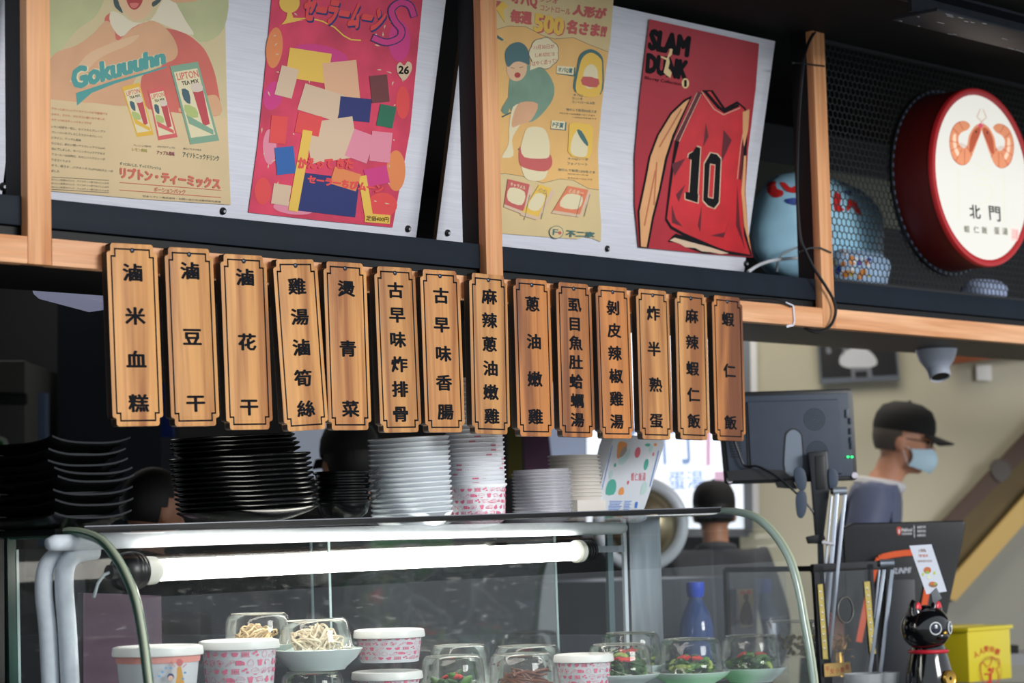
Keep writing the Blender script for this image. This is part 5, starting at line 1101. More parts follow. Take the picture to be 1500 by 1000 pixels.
# left, large cup with children print
t, p, rt = case_cup(231, 950, 66, -.02, 'big lidded paper bowl with salmon band and little child drawings, leftmost in case', band=True, ic=False, h=.11, taper=.84)
m1 = M('print_child_orange', (240, 180, 90), .5); m2_ = M('print_child_pink', (232, 130, 130), .5); m3_ = M('print_child_blue', (110, 180, 230), .5); m4_ = M('print_child_navy', (60, 70, 130), .5)
PK = Plane(p-NH*(rt+.001), RH, UZ); pr = Print(PK, .0004)
pr.poly([(259, 978), (265, 976), (268, 990), (270, 1010), (256, 1010), (259, 990)], m1, 2); pr.oval(263, 970, 5, 5.5, m2_); pr.oval(250, 991, 5, 5, m4_); pr.oval(250, 993, 4, 4, M('print_face', (240, 200, 180), .5)); pr.line([(256, 976), (250, 968)], 1.2, m2_); pr.line([(268, 977), (273, 972)], 1.2, m2_)
for x, y in ((238, 984), (243, 978), (250, 978), (271, 985), (233, 990), (268, 994)): pr.poly([(x-2.5, y), (x, y-2), (x+2.5, y), (x, y+2)], m3_)
wv = pr; wv.build('child_drawing', t)
case_cup(350, 941, 59, .06, 'lidded pink-print paper bowl, second from left in the case', a0=.5, h=.10)
t, p, rt = case_cup(570, 925, 52, .07, 'lidded pink-print paper bowl on top of another, centre of case', a0=1.1, h=.060)
case_cup(567, 986, 52, .07, 'lidded pink-print paper bowl underneath another, centre of case', a0=2.0, h=.07)
case_cup(855, 961, 44, .02, 'lidded pink-print paper bowl between brown strips and green dishes', a0=.2, h=.08)
plate_with_dome(378, 898, 49, 945, .16, 56, 958, 'white plate of pale noodles at rear left of the case', 'clear dome over rear left noodles in the case'); noodles(W(375, 946, 1, .16), .062, .062, 44, NOOD, 1, 'heap of pale yellow noodles under the rear left dome')
_, c, r, h = plate_with_dome(465, 908, 52, 952, .05, 67, 979, 'pale blue white plate of thick noodles stacked on a lower dome', 'clear dome tilted over thick noodles on the raised plate', tiltd=-.09)
noodles(W(465, 954, 1, .045), .068, .075, 60, NOOD2, 4, 'heap of thick pale noodles on the raised plate')
plate_with_dome(458, 984, 48, 1040, .05, 56, 1060, 'white plate under the lower left dome, cut by bottom of photo', 'clear dome under the raised noodle plate', ); greens(W(458, 1030, 1, .05), .06, .05, 5, 'mixed cold dish under the raised noodle plate', True, 'food')
for (px, a_, hw, bt, y, lab, kind) in ((674, 944, 46, 1010, .14, 'rear one just right of the stacked cups', None), (664, 960, 49, 1030, .03, 'front one just right of the stacked cups', 'm'), (773, 945, 53, 1020, .15, 'rear one beside the dark strips', None), (765, 957, 51, 1030, .04, 'over dark braised strips', 's')):
    _, c, r, h = plate_with_dome(px, a_, hw, bt, y, hw*1.2, bt+22, 'white plate under a middle dome, '+lab, 'clear dome, middle group, '+lab)
    if kind == 's': strips(W(px, 1010, 1, y), .07, .06, 3, 'dark braised strips heaped under middle dome')
    else:
        if kind: greens(W(px, 1018, 1, y), .06, .06, 9, 'dark mixed side dish right of the stacked cups', True, 'food')
for i, (px, a_, hw, bt, y, phw, pb, seed, lab, red) in enumerate(((925, 926, 45, 975, .14, 50, 992, 11, 'rear green dish left of the blue bottle', True), (908, 943, 48, 988, .00, 60, 1001, 12, 'front green dish beside the printed paper bowl', True), (1012, 935, 47, 985, .02, 58, 1001, 13, 'green dish with red chilli before the blue bottle', True), (1100, 930, 44, 979, .04, 53, 997, 14, 'rightmost green dish in the case', True))):
    plate_with_dome(px, a_, hw, bt, y, phw, pb, 'pale plate under '+lab, 'clear dome over '+lab); greens(W(px, bt+1, 1, y), hw*.9*proj(W(px, bt, 1, y))[2]/FPX, .055, seed, lab, red)
gm = W(1120, 1001, 1, .0)
single('green_mat', MB().box((W(985, 1000, 1, .0).x, -.14, gm.z-.012), (XR-.02, .24, gm.z-.003)), M('bright_green_mat', (20, 170, 60), .6), (gm.x, .05, gm.z-.012), 'bright green mat under the rightmost dishes in the case', 'mat')
# blue bottle
bc = W(1021, 940, 1, .42); k = proj(bc)[2]/FPX; z0 = bc.z-.10
bt_ = thing('water_bottle', 'blue tinted plastic bottle with blue screw cap behind green dishes', 'bottle', (bc.x, bc.y, z0))
zz = lambda py: W(1021, py, 1, .42).z-z0
MB().lathe([(0, 0), (24*k, 0), (26*k, .01), (26*k, zz(930)), (25*k, zz(915)), (20*k, zz(898)), (13*k, zz(884)), (9.5*k, zz(876)), (9*k, zz(868))], 32, (bc.x, bc.y, z0)).build('bottle_body', M('blue_bottle_plastic', (52, 84, 150), .08, alpha=.62, coat=.6), bt_, smooth=True, angle=60)
MB().lathe([(11*k, zz(874)), (12*k, zz(872)), (12*k, zz(868)), (13.5*k, zz(866)), (13*k, zz(853)), (12*k, zz(852)), (0, zz(852))], 32, (bc.x, bc.y, z0)).build('cap', M('royal_blue_cap', (36, 76, 200), .35), bt_, smooth=True, angle=40)
# ================================================================== RIGHT SIDE: STAND, CLEAR BOX, MONITORS
SCZ = 1.0
single('side_counter', MB().box((XR+.06, -.2, FLOORZ), (XR+1.5, .74, SCZ)), M('dark_side_counter', (50, 50, 52), .5), (XR+1.2, .8, FLOORZ), 'dark counter at the right carrying clear box, cat and yellow box', 'counter')
YB = .13
ab = thing('clear_display_box', 'clear acrylic box with black edges, gold studded strips and round hand hole', 'display box', W(1240, 1010, 1, YB))
BE = M('black_box_edge', (24, 22, 24), .4); ACR = pane('smoky_acrylic', (.82, .83, .84), .02, 1.0, .02, 1.49, 14)
PA_ = Plane((0, YB, 1), (1, 0, 0), (0, 0, 1))
def fr_(pts, mat, name, t=.004, lift=0, smo=False, par=None, **kw): return MB().slab([PA_.at(x, y, lift) for x, y in pts], PA_.n, t).build(name, mat, par or ab, **kw)
fr_([(1192, 828), (1206, 828), (1222, 1030), (1205, 1030)], BE, 'edge_strip', .01); fr_([(1270, 826), (1279, 826), (1290, 1030), (1280, 1030)], BE, 'edge_strip', .01)
fr_([(1192, 826), (1290, 821), (1290, 834), (1192, 839)], BE, 'top_edge', .012, bevel=.002)
def pt3(px, py, y): return W(px, py, 1, y)
# depth of the box running back
A_ = pt3(1193, 832, YB); Lx = A_.x
mb = MB(); mb.box((Lx, YB+.004, A_.z-.008), (Lx+.012, YB+.30, A_.z+.006)); mb.build('top_edge', BE, ab)
R_x = PA_.at(1284, 900).x
mb = MB(); mb.add([PA_.at(1200, 835), PA_.at(1275, 831), PA_.at(1288, 1030), PA_.at(1210, 1030)], [(3, 2, 1, 0)]); mb.build('front_pane', ACR, ab)
zb_ = PA_.at(1215, 1030).z
mb = MB(); mb.add([(Lx+.006, YB, zb_), (Lx+.006, YB+.30, zb_), (Lx+.006, YB+.30, A_.z), (Lx+.006, YB, A_.z)], [(0, 1, 2, 3)]); mb.build('side_pane', ACR, ab)
mb = MB(); mb.add([(Lx, YB+.30, zb_), (R_x, YB+.30, zb_), (R_x, YB+.30, A_.z), (Lx, YB+.30, A_.z)], [(0, 1, 2, 3)]); mb.build('back_pane', ACR, ab)
mb = MB(); mb.box((Lx, YB+.295, zb_), (Lx+.012, YB+.307, A_.z)); mb.build('edge_strip', BE, ab)
GOLD = M('gold_tape', (206, 184, 104), .35, .35, var=.15, vs=60); GST = M('silver_stud', (226, 226, 216), .25, .6)
for P in ([(1198, 856), (1205, 855), (1213, 965), (1206, 965)], [(1266, 852), (1274, 851), (1283, 957), (1275, 958)]):
    s_ = fr_(P, GOLD, 'gold_strip', .0015, .003)
    m_ = MB()
    for k_ in range(9):
        t_ = (k_+1)/10.5; x = (P[0][0]+P[1][0])/2*(1-t_)+(P[2][0]+P[3][0])/2*t_; y = P[0][1]*(1-t_)+P[2][1]*t_; m_.ell(PA_.at(x+(k_ % 2)*.8-.4, y, .0035), .0035, .0015, .004, 8, 6)
    so_ = m_.build('studs', GST, ab, smooth=True); so_['kind'] = 'stuff'
m_ = MB(); hc_ = PA_.at(1238, 893); m_.tube([hc_+Vector((math.cos(a)*.0335, -.002, math.sin(a)*.0335)) for a in [2*PI*i/40 for i in range(40)]], .0012, 6, closed=True); m_.build('hole_rim', M('pale_rim', (150, 150, 140), .3), ab, smooth=True)
MB().lathe([(0, 0), (.0325, 0)], 36, hc_+Vector((0, .001, 0)), Vector((0, -1, 0))).build('hand_hole', M('hole_black', (8, 8, 8), .9), ab)
pr = Print(PA_, .004); pr.poly([(1207, 972), (1245, 969), (1248, 988), (1208, 991)], M('gold_label', (196, 160, 92), .5)); rr_ = M('label_red', (176, 40, 44), .5)
for c_, x, y in (('平', 1209, 976), ('安', 1216, 979), ('小', 1224, 978), ('費', 1231, 977), ('箱', 1238, 973)): pr.text(c_, [(x, y), (x+5.5, y-.4), (x+5.8, y+7.6), (x+.3, y+8)], rr_, .01)
pr.build('gold_label', ab)
# contents
gb = thing('gold_ornament', 'golden lucky ornament with red beads inside the clear box', 'ornament', pt3(1222, 985, YB+.08))
rs = random.Random(4); GM_ = M('shiny_gold', (214, 170, 80), .25, .8); mb = MB(); rb2 = MB()
for k_ in range(46):
    p = pt3(1228, 948, YB+.08)+Vector((rs.gauss(0, .018), rs.gauss(0, .02), rs.gauss(0, .018))); ex = Vector((rs.uniform(-1, 1), rs.uniform(-1, 1), rs.uniform(-1, 1))).normalized(); ey = ex.cross(UZ).normalized(); mb.ell(p, .011, .003, .003, 6, 5, 0, ex, ey, ex.cross(ey))
for k_ in range(10): rb2.ell(pt3(1216+rs.uniform(-4, 4), 900+k_*3, YB+.08), .005, .005, .006, 8, 6)
o = mb.build('gold_leaves', GM_, gb, smooth=True); o['kind'] = 'stuff'; o = rb2.build('red_beads', M('red_bead', (190, 30, 50), .3), gb, smooth=True); o['kind'] = 'stuff'
MB().cyl(pt3(1228, 985, YB+.08)-UZ*.01, pt3(1228, 955, YB+.08), .02, 16, 0, .012).build('ornament_foot', GM_, gb, smooth=True)
db = pt3(1162, 962, YB+.22); z_ = proj(db)[2]/FPX
bw = thing('glass_bowl', 'clear round bowl of gold foil pieces inside the clear box', 'bowl', db)
MB().lathe([(0, 0), (30*z_, 0), (36*z_, .02), (37*z_, 50*z_), (38.5*z_, 52*z_)], 36, db).build('bowl_glass', DOME, bw, smooth=True, angle=60)
MB().tube([db+Vector((math.cos(a)*38*z_, math.sin(a)*38*z_, 52*z_)) for a in [2*PI*i/36 for i in range(36)]], .0016, 6, closed=True).build('bowl_rim', M('pale_dome_rim', ()), bw, smooth=True)
gf = thing('gold_foil_heap', 'heap of gold foil pieces in the round bowl', 'foil', db); mb = MB()
for k_ in range(60):
    a = rs.uniform(0, 6.28); q_ = 31*z_*math.sqrt(rs.random()); p = db+Vector((q_*math.cos(a), q_*math.sin(a), .008+rs.random()*28*z_)); ex = Vector((rs.uniform(-1, 1), rs.uniform(-1, 1), rs.uniform(-1, 1))).normalized(); ey = ex.cross(UZ).normalized(); mb.ell(p, .011, .006, .002, 6, 5, 0, ex, ey, ex.cross(ey))
o = mb.build('foil_pieces', M('olive_gold_foil', (176, 156, 50), .3, .5), gf, smooth=True); o['kind'] = 'stuff'
PC = Plane((0, YB+.27, 1), (1, 0, 0), (0, 0, 1)); kc = thing('small_picture_card', 'small sepia picture card with red heading inside the clear box', 'card', PC.at(1092, 890))
MB().slab([PC.at(x, y) for x, y in ((1080, 863), (1103, 862), (1104, 917), (1085, 919))], PC.n, .001).build('card', M('sepia_card', (150, 136, 112), .6), kc)
pr = Print(PC); pr.poly([(1087, 914), (1084, 900), (1089, 884), (1094, 878), (1099, 886), (1103, 912)], M('sepia_dark', (84, 76, 66), .6), 3); pr.oval(1093, 874, 4, 5, M('sepia_dark', ())); pr.text('恭喜', [(1084, 865), (1101, 864), (1101, 870), (1084, 871)], rr_, .01); pr.build('card_print', kc)
# two little glass cups at bottom
for px, hw, top, lab in ((1264, 29, 986, 'frosted clear cup at the bottom edge before the clear box'), (1298, 20, 984, 'clear glass at the bottom edge before the black cat')):
    y_ = -.02; p = W(px, top, 1, y_); kz = proj(p)[2]/FPX; gl = thing('glass_cup', lab, 'glass', (p.x, p.y, SCZ)); H_ = p.z-SCZ
    MB().lathe([(0, .002), (hw*kz*.8, .002), (hw*kz, H_), (hw*kz*.93, H_), (hw*kz*.72, .006), (0, .006)], 28, (p.x, p.y, SCZ)).build('glass_wall', M('cloudy_glass', (190, 196, 200), .12, alpha=.45, coat=.5), gl, smooth=True, angle=60)
# second monitor seen from behind
MZ = 6.15; PM = facing(1150, 640, MZ); PLM = M('slate_blue_plastic', (62, 72, 88), .5, var=.05, vs=30); PLD = M('black_monitor_plastic', (20, 22, 26), .4)
mo = thing('small_monitor', 'small dark monitor seen from behind, speaker grille and green light, beside the last plaque', 'monitor', PM.at(1155, 640))
def ms(pts, name, mat, lift, t, par=mo, PP=PM, **kw): return MB().slab([PP.at(x, y, lift) for x, y in pts], PP.n, t).build(name, mat, par, **kw)
ms([(1050, 575), (1244, 569), (1249, 572), (1256, 700), (1253, 703), (1066, 709), (1062, 706)], 'housing', PLD, 0, .03, bevel=.003)
ms([(1056, 581), (1243, 575), (1250, 697), (1069, 703)], 'rear_shell', PLM, .006, .006, bevel=.003)
ms([(1094, 588), (1228, 584), (1235, 694), (1100, 699)], 'raised_back', PLM, .014, .01, bevel=.005, bseg=3)
ms([(1092, 592), (1097, 592), (1101, 682), (1096, 682)], 'port_slot', PLD, .0095, .004)
ms([(1064, 690), (1100, 686), (1180, 690), (1180, 700), (1068, 704)], 'lower_lip', PLD, .016, .008)
for k_ in range(6): ms([(1070, 648+k_*4), (1086, 647.5+k_*4), (1086, 649.5+k_*4), (1070, 650+k_*4)], 'vent_slot', PLD, .0068, .001)
ms([(p.x, p.y) for p in smooth([(1149, 692), (1149, 645), (1152, 632), (1162, 627), (1172, 632), (1176, 645), (1176, 692)], 3)], 'pole_recess_rim', PLD, .0155, .002)
ms([(p.x, p.y) for p in smooth([(1151, 692), (1151, 646), (1154, 634), (1162, 629), (1171, 634), (1174, 646), (1174, 692)], 3)], 'pole_recess', M('pale_slate_plate', (126, 138, 154), .4), .0165, .001)
for cx_, cy_ in ((1193, 614), (1197, 662)):
    m_ = MB()
    for ring in range(1, 6):
        for k_ in range(ring*7):
            a = 2*PI*k_/(ring*7); c_ = PM.at(cx_+math.cos(a)*ring*3.0, cy_+math.sin(a)*ring*3.1, .0145); m_.lathe([(0, 0), (.0016, 0)], 6, c_, PM.n)
    o = m_.build('speaker_holes', BK, mo); o['kind'] = 'stuff'
for k_, (x, y, h_) in enumerate(((1241, 605, 6), (1246, 616, 4.5), (1246.5, 631, 4.5), (1247, 644, 4.5), (1248, 653, 4))): ms([(x-1.8, y-h_), (x+1.8, y-h_), (x+2, y+h_), (x-1.6, y+h_)], 'button', M('monitor_button', (96, 104, 116), .4) if k_ == 0 else PLM, .012, .005, bevel=.001)
for x in (1242, 1248): MB().ell(PM.at(x, 669, .009), .004, .004, .003, 10, 8).build('status_light', M('green_led', (60, 255, 140), .4, emit=1.6), mo)
for x, y in ((1069, 703), (1252, 696)): MB().lathe([(0, .001), (.0075, .001), (.0085, 0)], 20, PM.at(x, y, .007), PM.n).build('corner_sticker', M('white_sticker', (222, 216, 230), .5), mo)
P = [PM.at(p.x, p.y, p.z) for p in smooth([(1074, 640, .02), (1082, 662, .022), (1091, 682, .02), (1110, 683, .03), (1135, 696, .04), (1160, 716, .05), (1190, 748, .05), (1208, 790, .04)], 4, False)]
MB().tube(P, .003, 8).build('cable', RUB, mo, smooth=True)
st_ = thing('monitor_stand', 'black clamp stand with grey paddle knobs holding the small monitor', 'stand', PM.at(1210, 900, .06))
PLK = M('black_stand_plastic', (30, 34, 40), .4); PKN = M('blue_grey_knob', (58, 72, 92), .45)
ms([(1184, 662), (1212, 660), (1216, 716), (1206, 792), (1196, 794), (1190, 720)], 'clamp_body', PLK, .055, .03, st_, bevel=.004)
ms([(1194, 668), (1208, 667), (1209, 716), (1196, 717)], 'clamp_face', PLD, .058, .004, st_, bevel=.002)
ms([(1206, 790), (1198, 794), (1204, 1010), (1216, 1010)], 'pole', PLK, .05, .012, st_)
for sp in ([(1163, 692), (1168, 684), (1178, 688), (1182, 706), (1178, 718), (1168, 714)], [(1166, 728), (1172, 718), (1181, 722), (1182, 744), (1176, 758), (1168, 754)], [(1214, 688), (1222, 687), (1228, 696), (1226, 712), (1216, 716)]): ms([(p.x, p.y) for p in smooth(sp, 3)], 'paddle_knob', PKN, .06, .01, st_, bevel=.002)
ms([(1136, 706), (1162, 702), (1168, 716), (1140, 714)], 'bracket', PLD, .03, .02, st_); ms([(1181, 786), (1200, 782), (1204, 796), (1184, 796)], 'foot_clamp', PLD, .06, .02, st_, bevel=.003)
ALU = M('satin_aluminium', (180, 188, 200), .3, .7)
def arm(name, lab, z, joint, rods, ends):
    PP = facing(joint[0], joint[1], z); t = thing(name, lab, 'arm', PP.at(rods[0][1][0], rods[0][1][1])); jc = PP.at(*joint)
    MB().cyl(jc-RH*.018, jc+RH*.018, .011, 20).build('joint', ALU, t, smooth=True, angle=40); MB().cyl(jc-RH*.024, jc-RH*.018, .008, 16).build('joint_cap', PLD, t, smooth=True, angle=40)
    for k_, (a, b, wd) in enumerate(rods): 
        za = PP.at(a[0], a[1], .004*(k_ % 2)); zb2 = PP.at(b[0], b[1], .004*(k_ % 2)); MB().bar(za, zb2, wd*z/FPX, .008, PP.n).build('rod', ALU, t, bevel=.001)
    return t, PP
t, PP = arm('folding_lamp_arm', 'silver parallel-bar lamp arm behind the small monitor stand', 6.05, (1230, 719), [((1218, 726), (1193, 1010), 2.6), ((1226, 720), (1203, 1010), 6), ((1238, 720), (1210, 1010), 4.6)], 0)
MB().tube([PP.at(x, y, .012) for x, y in ((1204, 794), (1212, 795), (1222, 797))], .004, 8).build('cable_tie', M('white_nylon', ()), t, smooth=True)
arm('folding_lamp_arm', 'silver parallel-bar lamp arm at the right edge of clear box', 5.95, (1299, 825), [((1288, 834), (1281, 905), 2.5), ((1295, 834), (1270, 1015), 5), ((1307, 834), (1286, 1015), 5.4)], 0)
# till terminal
TZ = 6.45; PT = facing(1320, 860, TZ); tt = thing('till_terminal', 'large black till screen seen from behind with an orange band, beside the silver arms', 'till', PT.at(1320, 1010)); TB = M('satin_black_plastic', (12, 15, 20), .4, coat=.1)
def ts(pts, name, mat, lift, t, **kw): return ms(pts, name, mat, lift, t, tt, PT, **kw)
ts([(1234, 773), (1250, 766), (1412, 762), (1415, 766), (1409, 800), (1386, 905), (1372, 1000), (1372, 1040), (1240, 1040), (1238, 850)], 'screen_shell', TB, 0, .035, bevel=.008, bseg=4)
ts([(1262, 1010), (1283, 830), (1300, 812), (1352, 808), (1368, 822), (1352, 1010)], 'back_housing', TB, .03, .03, bevel=.006, bseg=3)
OB = M('vivid_orange_plastic', (236, 92, 30), .45)
Pn = [(p.x, p.y) for p in smooth([(1258, 940), (1270, 880), (1283, 828), (1298, 814), (1350, 809), (1364, 822), (1358, 862), (1350, 905)], 4, False)]
m_ = MB()
for a, b in zip(Pn, Pn[1:]): m_.bar(PT.at(*a, .034), PT.at(*b, .034), 9*TZ/FPX, .006, PT.n)
m_.build('orange_band', OB, tt)
ts([(1298, 848), (1340, 848), (1344, 1010), (1292, 1010)], 'hinge_cover', M('charcoal_plastic', (44, 48, 54), .45), .044, .01, bevel=.003)
pr = Print(PT, .0305); LG = M('grey_white_print', (190, 196, 206), .5)
pr.text('SUNMI', [(1309, 832), (1335, 830), (1333, 839), (1306, 841)], LG, .03); pr.build('terminal_logo', tt)
pr = Print(PT, .0006); WHP = M('white_print', (224, 226, 230), .5); RP = M('red_print', (210, 80, 60), .5)
pr.poly([(1314, 772), (1320, 772), (1320, 780), (1317, 784), (1314, 780)], RP, 2); pr.poly([(1316, 775), (1318, 775), (1318, 781), (1316, 781)], WHP); pr.text('MaiFood', [(1321, 773.5), (1336, 773), (1336, 778), (1321, 778.5)], WHP, .03); pr.text('麥味登餐飲', [(1321, 780), (1336, 779.6), (1336, 783), (1321, 783.4)], WHP, .01)
pr.poly([(1338.6, 769), (1339.5, 769), (1339.9, 787), (1339, 787)], WHP)
for k_ in range(3): pr.text('-點餐系統', [(1343, 770+k_*6), (1356, 769.7+k_*6), (1356, 773.4+k_*6), (1343, 773.8+k_*6)], WHP, .01)
pr.build('shell_print', tt)
# card on a clip
PD = facing(1360, 835, 5.85); tc_ = thing('tip_card', 'white card with small orange drawing clipped above the black cat', 'card', PD.at(1372, 880))
MB().slab([PD.at(x, y) for x, y in ((1332, 799), (1364.5, 797), (1387, 866), (1357, 870))], PD.n, .001).build('card', M('white_card', (218, 224, 238), .5), tc_, )
pr = Print(PD); o1 = M('card_orange', (206, 112, 60), .5); pr.text('小費箱', [(1344, 804), (1355, 803.4), (1357, 808), (1346, 809)], M('card_brown', (150, 110, 80), .5), .01); pr.text('TIP BOX', [(1345, 812), (1359, 811.4), (1360, 815.5), (1346, 816)], o1, .02); pr.text('謝謝您的支持', [(1344, 820), (1365, 819.4), (1365.5, 823), (1344.5, 823.6)], M('card_brown', ()), 0)
pr.oval(1358.5, 835, 5.5, 5, o1); pr.oval(1358.5, 838, 3, 2.2, M('card_green', (150, 190, 80), .5)); pr.oval(1352, 841, 1.8, 2.6, M('card_lime', (200, 214, 90), .5)); pr.oval(1369, 839, 1.8, 2.6, M('card_lime', ())); pr.oval(1361.5, 845, 4, 3, M('card_pale', (226, 232, 214), .5)); pr.oval(1367, 856, 6.5, 4, M('card_brown', ())); pr.oval(1366, 854, 5, 2.4, o1); pr.oval(1370, 855, 2, 1.6, M('card_green', ())); pr.build('card_print', tc_)
MB().slab([PD.at(x, y, .003) for x, y in ((1364, 868), (1372, 860), (1380, 876), (1374, 880), (1370, 886), (1366, 880))], PD.n, .006).build('clip', M('grey_clear_clip', (120, 122, 128), .2, .3), tc_, bevel=.001); MB().tube([PD.at(1370, 884), PD.at(1368, 900), PD.at(1368, 912)], .0022, 6).build('wire', ALU, tc_)
# black lucky cat
CZ = 5.85; ck = CZ/FPX; fc = (RH*.62-NH*.78).normalized(); fs = fc.cross(UZ)*-1; ccat = D(1356, 918, CZ); cat_ = thing('lucky_cat', 'glossy black lucky cat figurine with red ears and gold coin', 'figurine', (D(1360, 1050, CZ).x, D(1360, 1050, CZ).y, SCZ)); CB_ = M('glossy_black_ceramic', (12, 12, 15), .12, coat=.6)
mb = MB().ell(ccat-UZ*.002, .066, .062, .058, 36, 24, 0, fs, fc, UZ)
mb.v = [tuple(Vector(v)) for v in mb.v]
mb.ell(ccat+fc*.052-UZ*.022, .022, .014, .012, 18, 12, 0, fs, fc, UZ)
mb.build('head', CB_, cat_, smooth=True, angle=80)
bb = D(1362, 1010, CZ); bb.z = SCZ; hb = ccat.z-.045-SCZ
MB().lathe([(0, 0), (.058, 0), (.064, .02), (.060, hb*.55), (.046, hb*.9), (.036, hb+.01), (0, hb+.012)], 36, bb).build('body', CB_, cat_, smooth=True, angle=60)
for s_ in (-1, 1):
    e0 = ccat+fs*(.038*s_)+UZ*.040; m_ = MB().lathe([(.022, -.012), (.017, .008), (.009, .024), (.003, .031), (0, .032)], 18, e0, (UZ+fs*(.25*s_)).normalized()); m_.build('ear', CB_, cat_, smooth=True, angle=70)
    m_ = MB().ell(e0+fc*.012+UZ*.006, .011, .005, .018, 14, 10, 0, fs, fc, UZ); m_.build('inner_ear', M('red_ear_enamel', (216, 40, 56), .3), cat_, smooth=True)
    ec_ = ccat+fs*(.027*s_)-UZ*.002; nrm = (fc*.9+fs*(.42*s_)).normalized(); ec_ = ec_+fc*.0565
    MB().lathe([(.0135, -.006), (.0165, .001), (.0145, .002), (.0135, .001)], 26, ec_, nrm).build('eye_ring', M('white_enamel_ring', (226, 230, 234), .3), cat_, smooth=True)
    MB().lathe([(.0138, 0), (.008, .0022), (0, .003)], 24, ec_, nrm).build('eye', M('eye_navy', (18, 28, 48), .15, coat=.5), cat_, smooth=True)
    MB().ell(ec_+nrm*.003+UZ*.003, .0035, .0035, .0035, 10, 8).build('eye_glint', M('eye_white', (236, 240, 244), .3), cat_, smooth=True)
MB().ell(ccat+fc*.064-UZ*.014, .007, .004, .005, 12, 8, 0, fs, fc, UZ).build('nose', GM_, cat_, smooth=True)
MB().tube([bb+Vector((math.cos(a)*.047, math.sin(a)*.047, hb*.90)) for a in [2*PI*i/36 for i in range(36)]], .005, 8, closed=True).build('collar', M('red_collar', (196, 30, 50), .4), cat_, smooth=True)
co = bb+fc*.066+UZ*(hb*.5); MB().lathe([(0, .003), (.005, .003), (.005, .0045), (.017, .0045), (.019, .006), (.0205, .004), (.0205, -.004), (0, -.004)], 30, co, fc).build('coin', GM_, cat_, smooth=True, angle=40)
MB().obox(co+fc*.0034, fs, UZ, fc, .004, .004, .0006).build('coin_hole', BK, cat_)
MB().tube([ccat+UZ*.052+fs*.02*math.cos(a)+fc*.008*math.sin(a) for a in [2*PI*i/20 for i in range(20)]], .0016, 6, closed=True).build('gold_slot_ring', GM_, cat_, smooth=True)
# yellow donation box
YY0 = .40; PY = Plane((0, YY0, 1), (1, 0, 0), (0, 0, 1)); YEM = M('bright_yellow_metal', (226, 206, 36), .4, coat=.2)
a = PY.at(1417, 925); b = PY.at(1479, 921); db_ = thing('donation_box', 'bright yellow donation box with red printed running figure, right of the cat', 'box', ((a.x+b.x)/2, YY0+.1, SCZ))
MB().box((a.x, YY0, SCZ), (b.x, YY0+.26, a.z)).build('box_body', YEM, db_, bevel=.0015)
l1 = PY.at(1424, 924); l2 = PY.at(1483, 917); MB().box((a.x-.006, YY0-.006, a.z), (b.x+.010, YY0+.27, a.z+.011)).build('lid', YEM, db_, bevel=.001)
MB().box((a.x+.02, YY0+.08, a.z+.011), (b.x-.02, YY0+.084, a.z+.0125)).build('coin_slot', M('pale_slot_edge', (220, 200, 90), .4), db_)
pr = Print(PY, .0012); RY = M('box_red_print', (206, 44, 30), .5); BRY = M('box_brown_print', (170, 96, 30), .5)
for i_, (c_, x, y, r_) in enumerate((('人', 1430, 955, -.35), ('人', 1438, 950, -.2), ('愛', 1445, 947, -.05), ('功', 1453, 947.5, .1), ('德', 1461, 951, .3))):
    w2, h2 = 3.6, 4.6; cs_, sn = math.cos(r_), math.sin(r_); Q = [(x+dx*w2*cs_-dy*h2*sn, y+dx*w2*sn+dy*h2*cs_+3) for dx, dy in ((-1, -1), (1, -1), (1, 1), (-1, 1))]; pr.text(c_, Q, RY, .02)
cx_, cy_ = 1450.5, 984
for k_ in range(34):
    an = 2*PI*k_/34; r0_, r1_ = 17.5, 21; pr.line([(cx_+r0_*.85*math.cos(an), cy_+r0_*1.05*math.sin(an)), (cx_+r1_*.85*math.cos(an), cy_+r1_*1.12*math.sin(an))], .7, BRY)
pr.line([(p.x, p.y) for p in smooth([(1437, 972), (1441, 970), (1445, 976), (1450, 974), (1453, 966), (1452, 961), (1458, 964), (1464, 966), (1463, 976), (1460, 980), (1463, 988), (1462, 996), (1456, 1002), (1446, 1006), (1440, 996), (1437, 984)], 3)], .9, RY, True)
pr.oval(1450, 980.5, 2.4, 3, RY); pr.line([(1443, 987), (1450, 987), (1454, 984), (1455.5, 978)], 2.2, RY); pr.line([(1451, 988), (1451, 997), (1446, 999), (1446, 1006)], 3.6, RY); pr.line([(1451, 997), (1454, 1008)], 3.2, RY); pr.build('red_print', db_)
panel('grey_bench', [(1478, 957), (1560, 957), (1560, 974), (1478, 974)], 7.6, M('grey_bench_top', (150, 150, 152), .5), 'grey bench top at the right edge behind the yellow box', 'bench', .3)
panel('black_bench_item', [(1479, 945), (1492, 945), (1492, 957), (1479, 957)], 7.5, BLACK, 'small black object on grey bench behind yellow box', 'object', .05)
# steel cooker behind the counter
rc = D(938, 768, 7.2); kk = 7.2/FPX
rk = thing('steel_cooker', 'round steel lid with thick white rim behind the meal boxes', 'cooker', rc-UZ*.1)
MB().lathe([(0, 0), (52*kk, 0), (50*kk, .02), (36*kk, .05), (0, .065)], 40, rc, (UZ*.05-NH).normalized()).build('steel_lid', M('brushed_champagne_steel', (150, 138, 112), .3, .7), rk, smooth=True, angle=60)
MB().tube([rc+RH*(61*kk*math.cos(a))+UZ*(61*kk*math.sin(a)) for a in [2*PI*i/48 for i in range(48)]], 10*kk, 12, closed=True).build('white_rim', M('white_enamel', ()), rk, smooth=True)
single('cooker_stand', MB().box((rc.x-.3, rc.y-.12, FLOORZ), (rc.x+.3, rc.y+.35, rc.z-.17)), M('dark_bench_steel', ()), (rc.x, rc.y, FLOORZ), 'dark steel stand under the white rimmed cooker', 'stand')
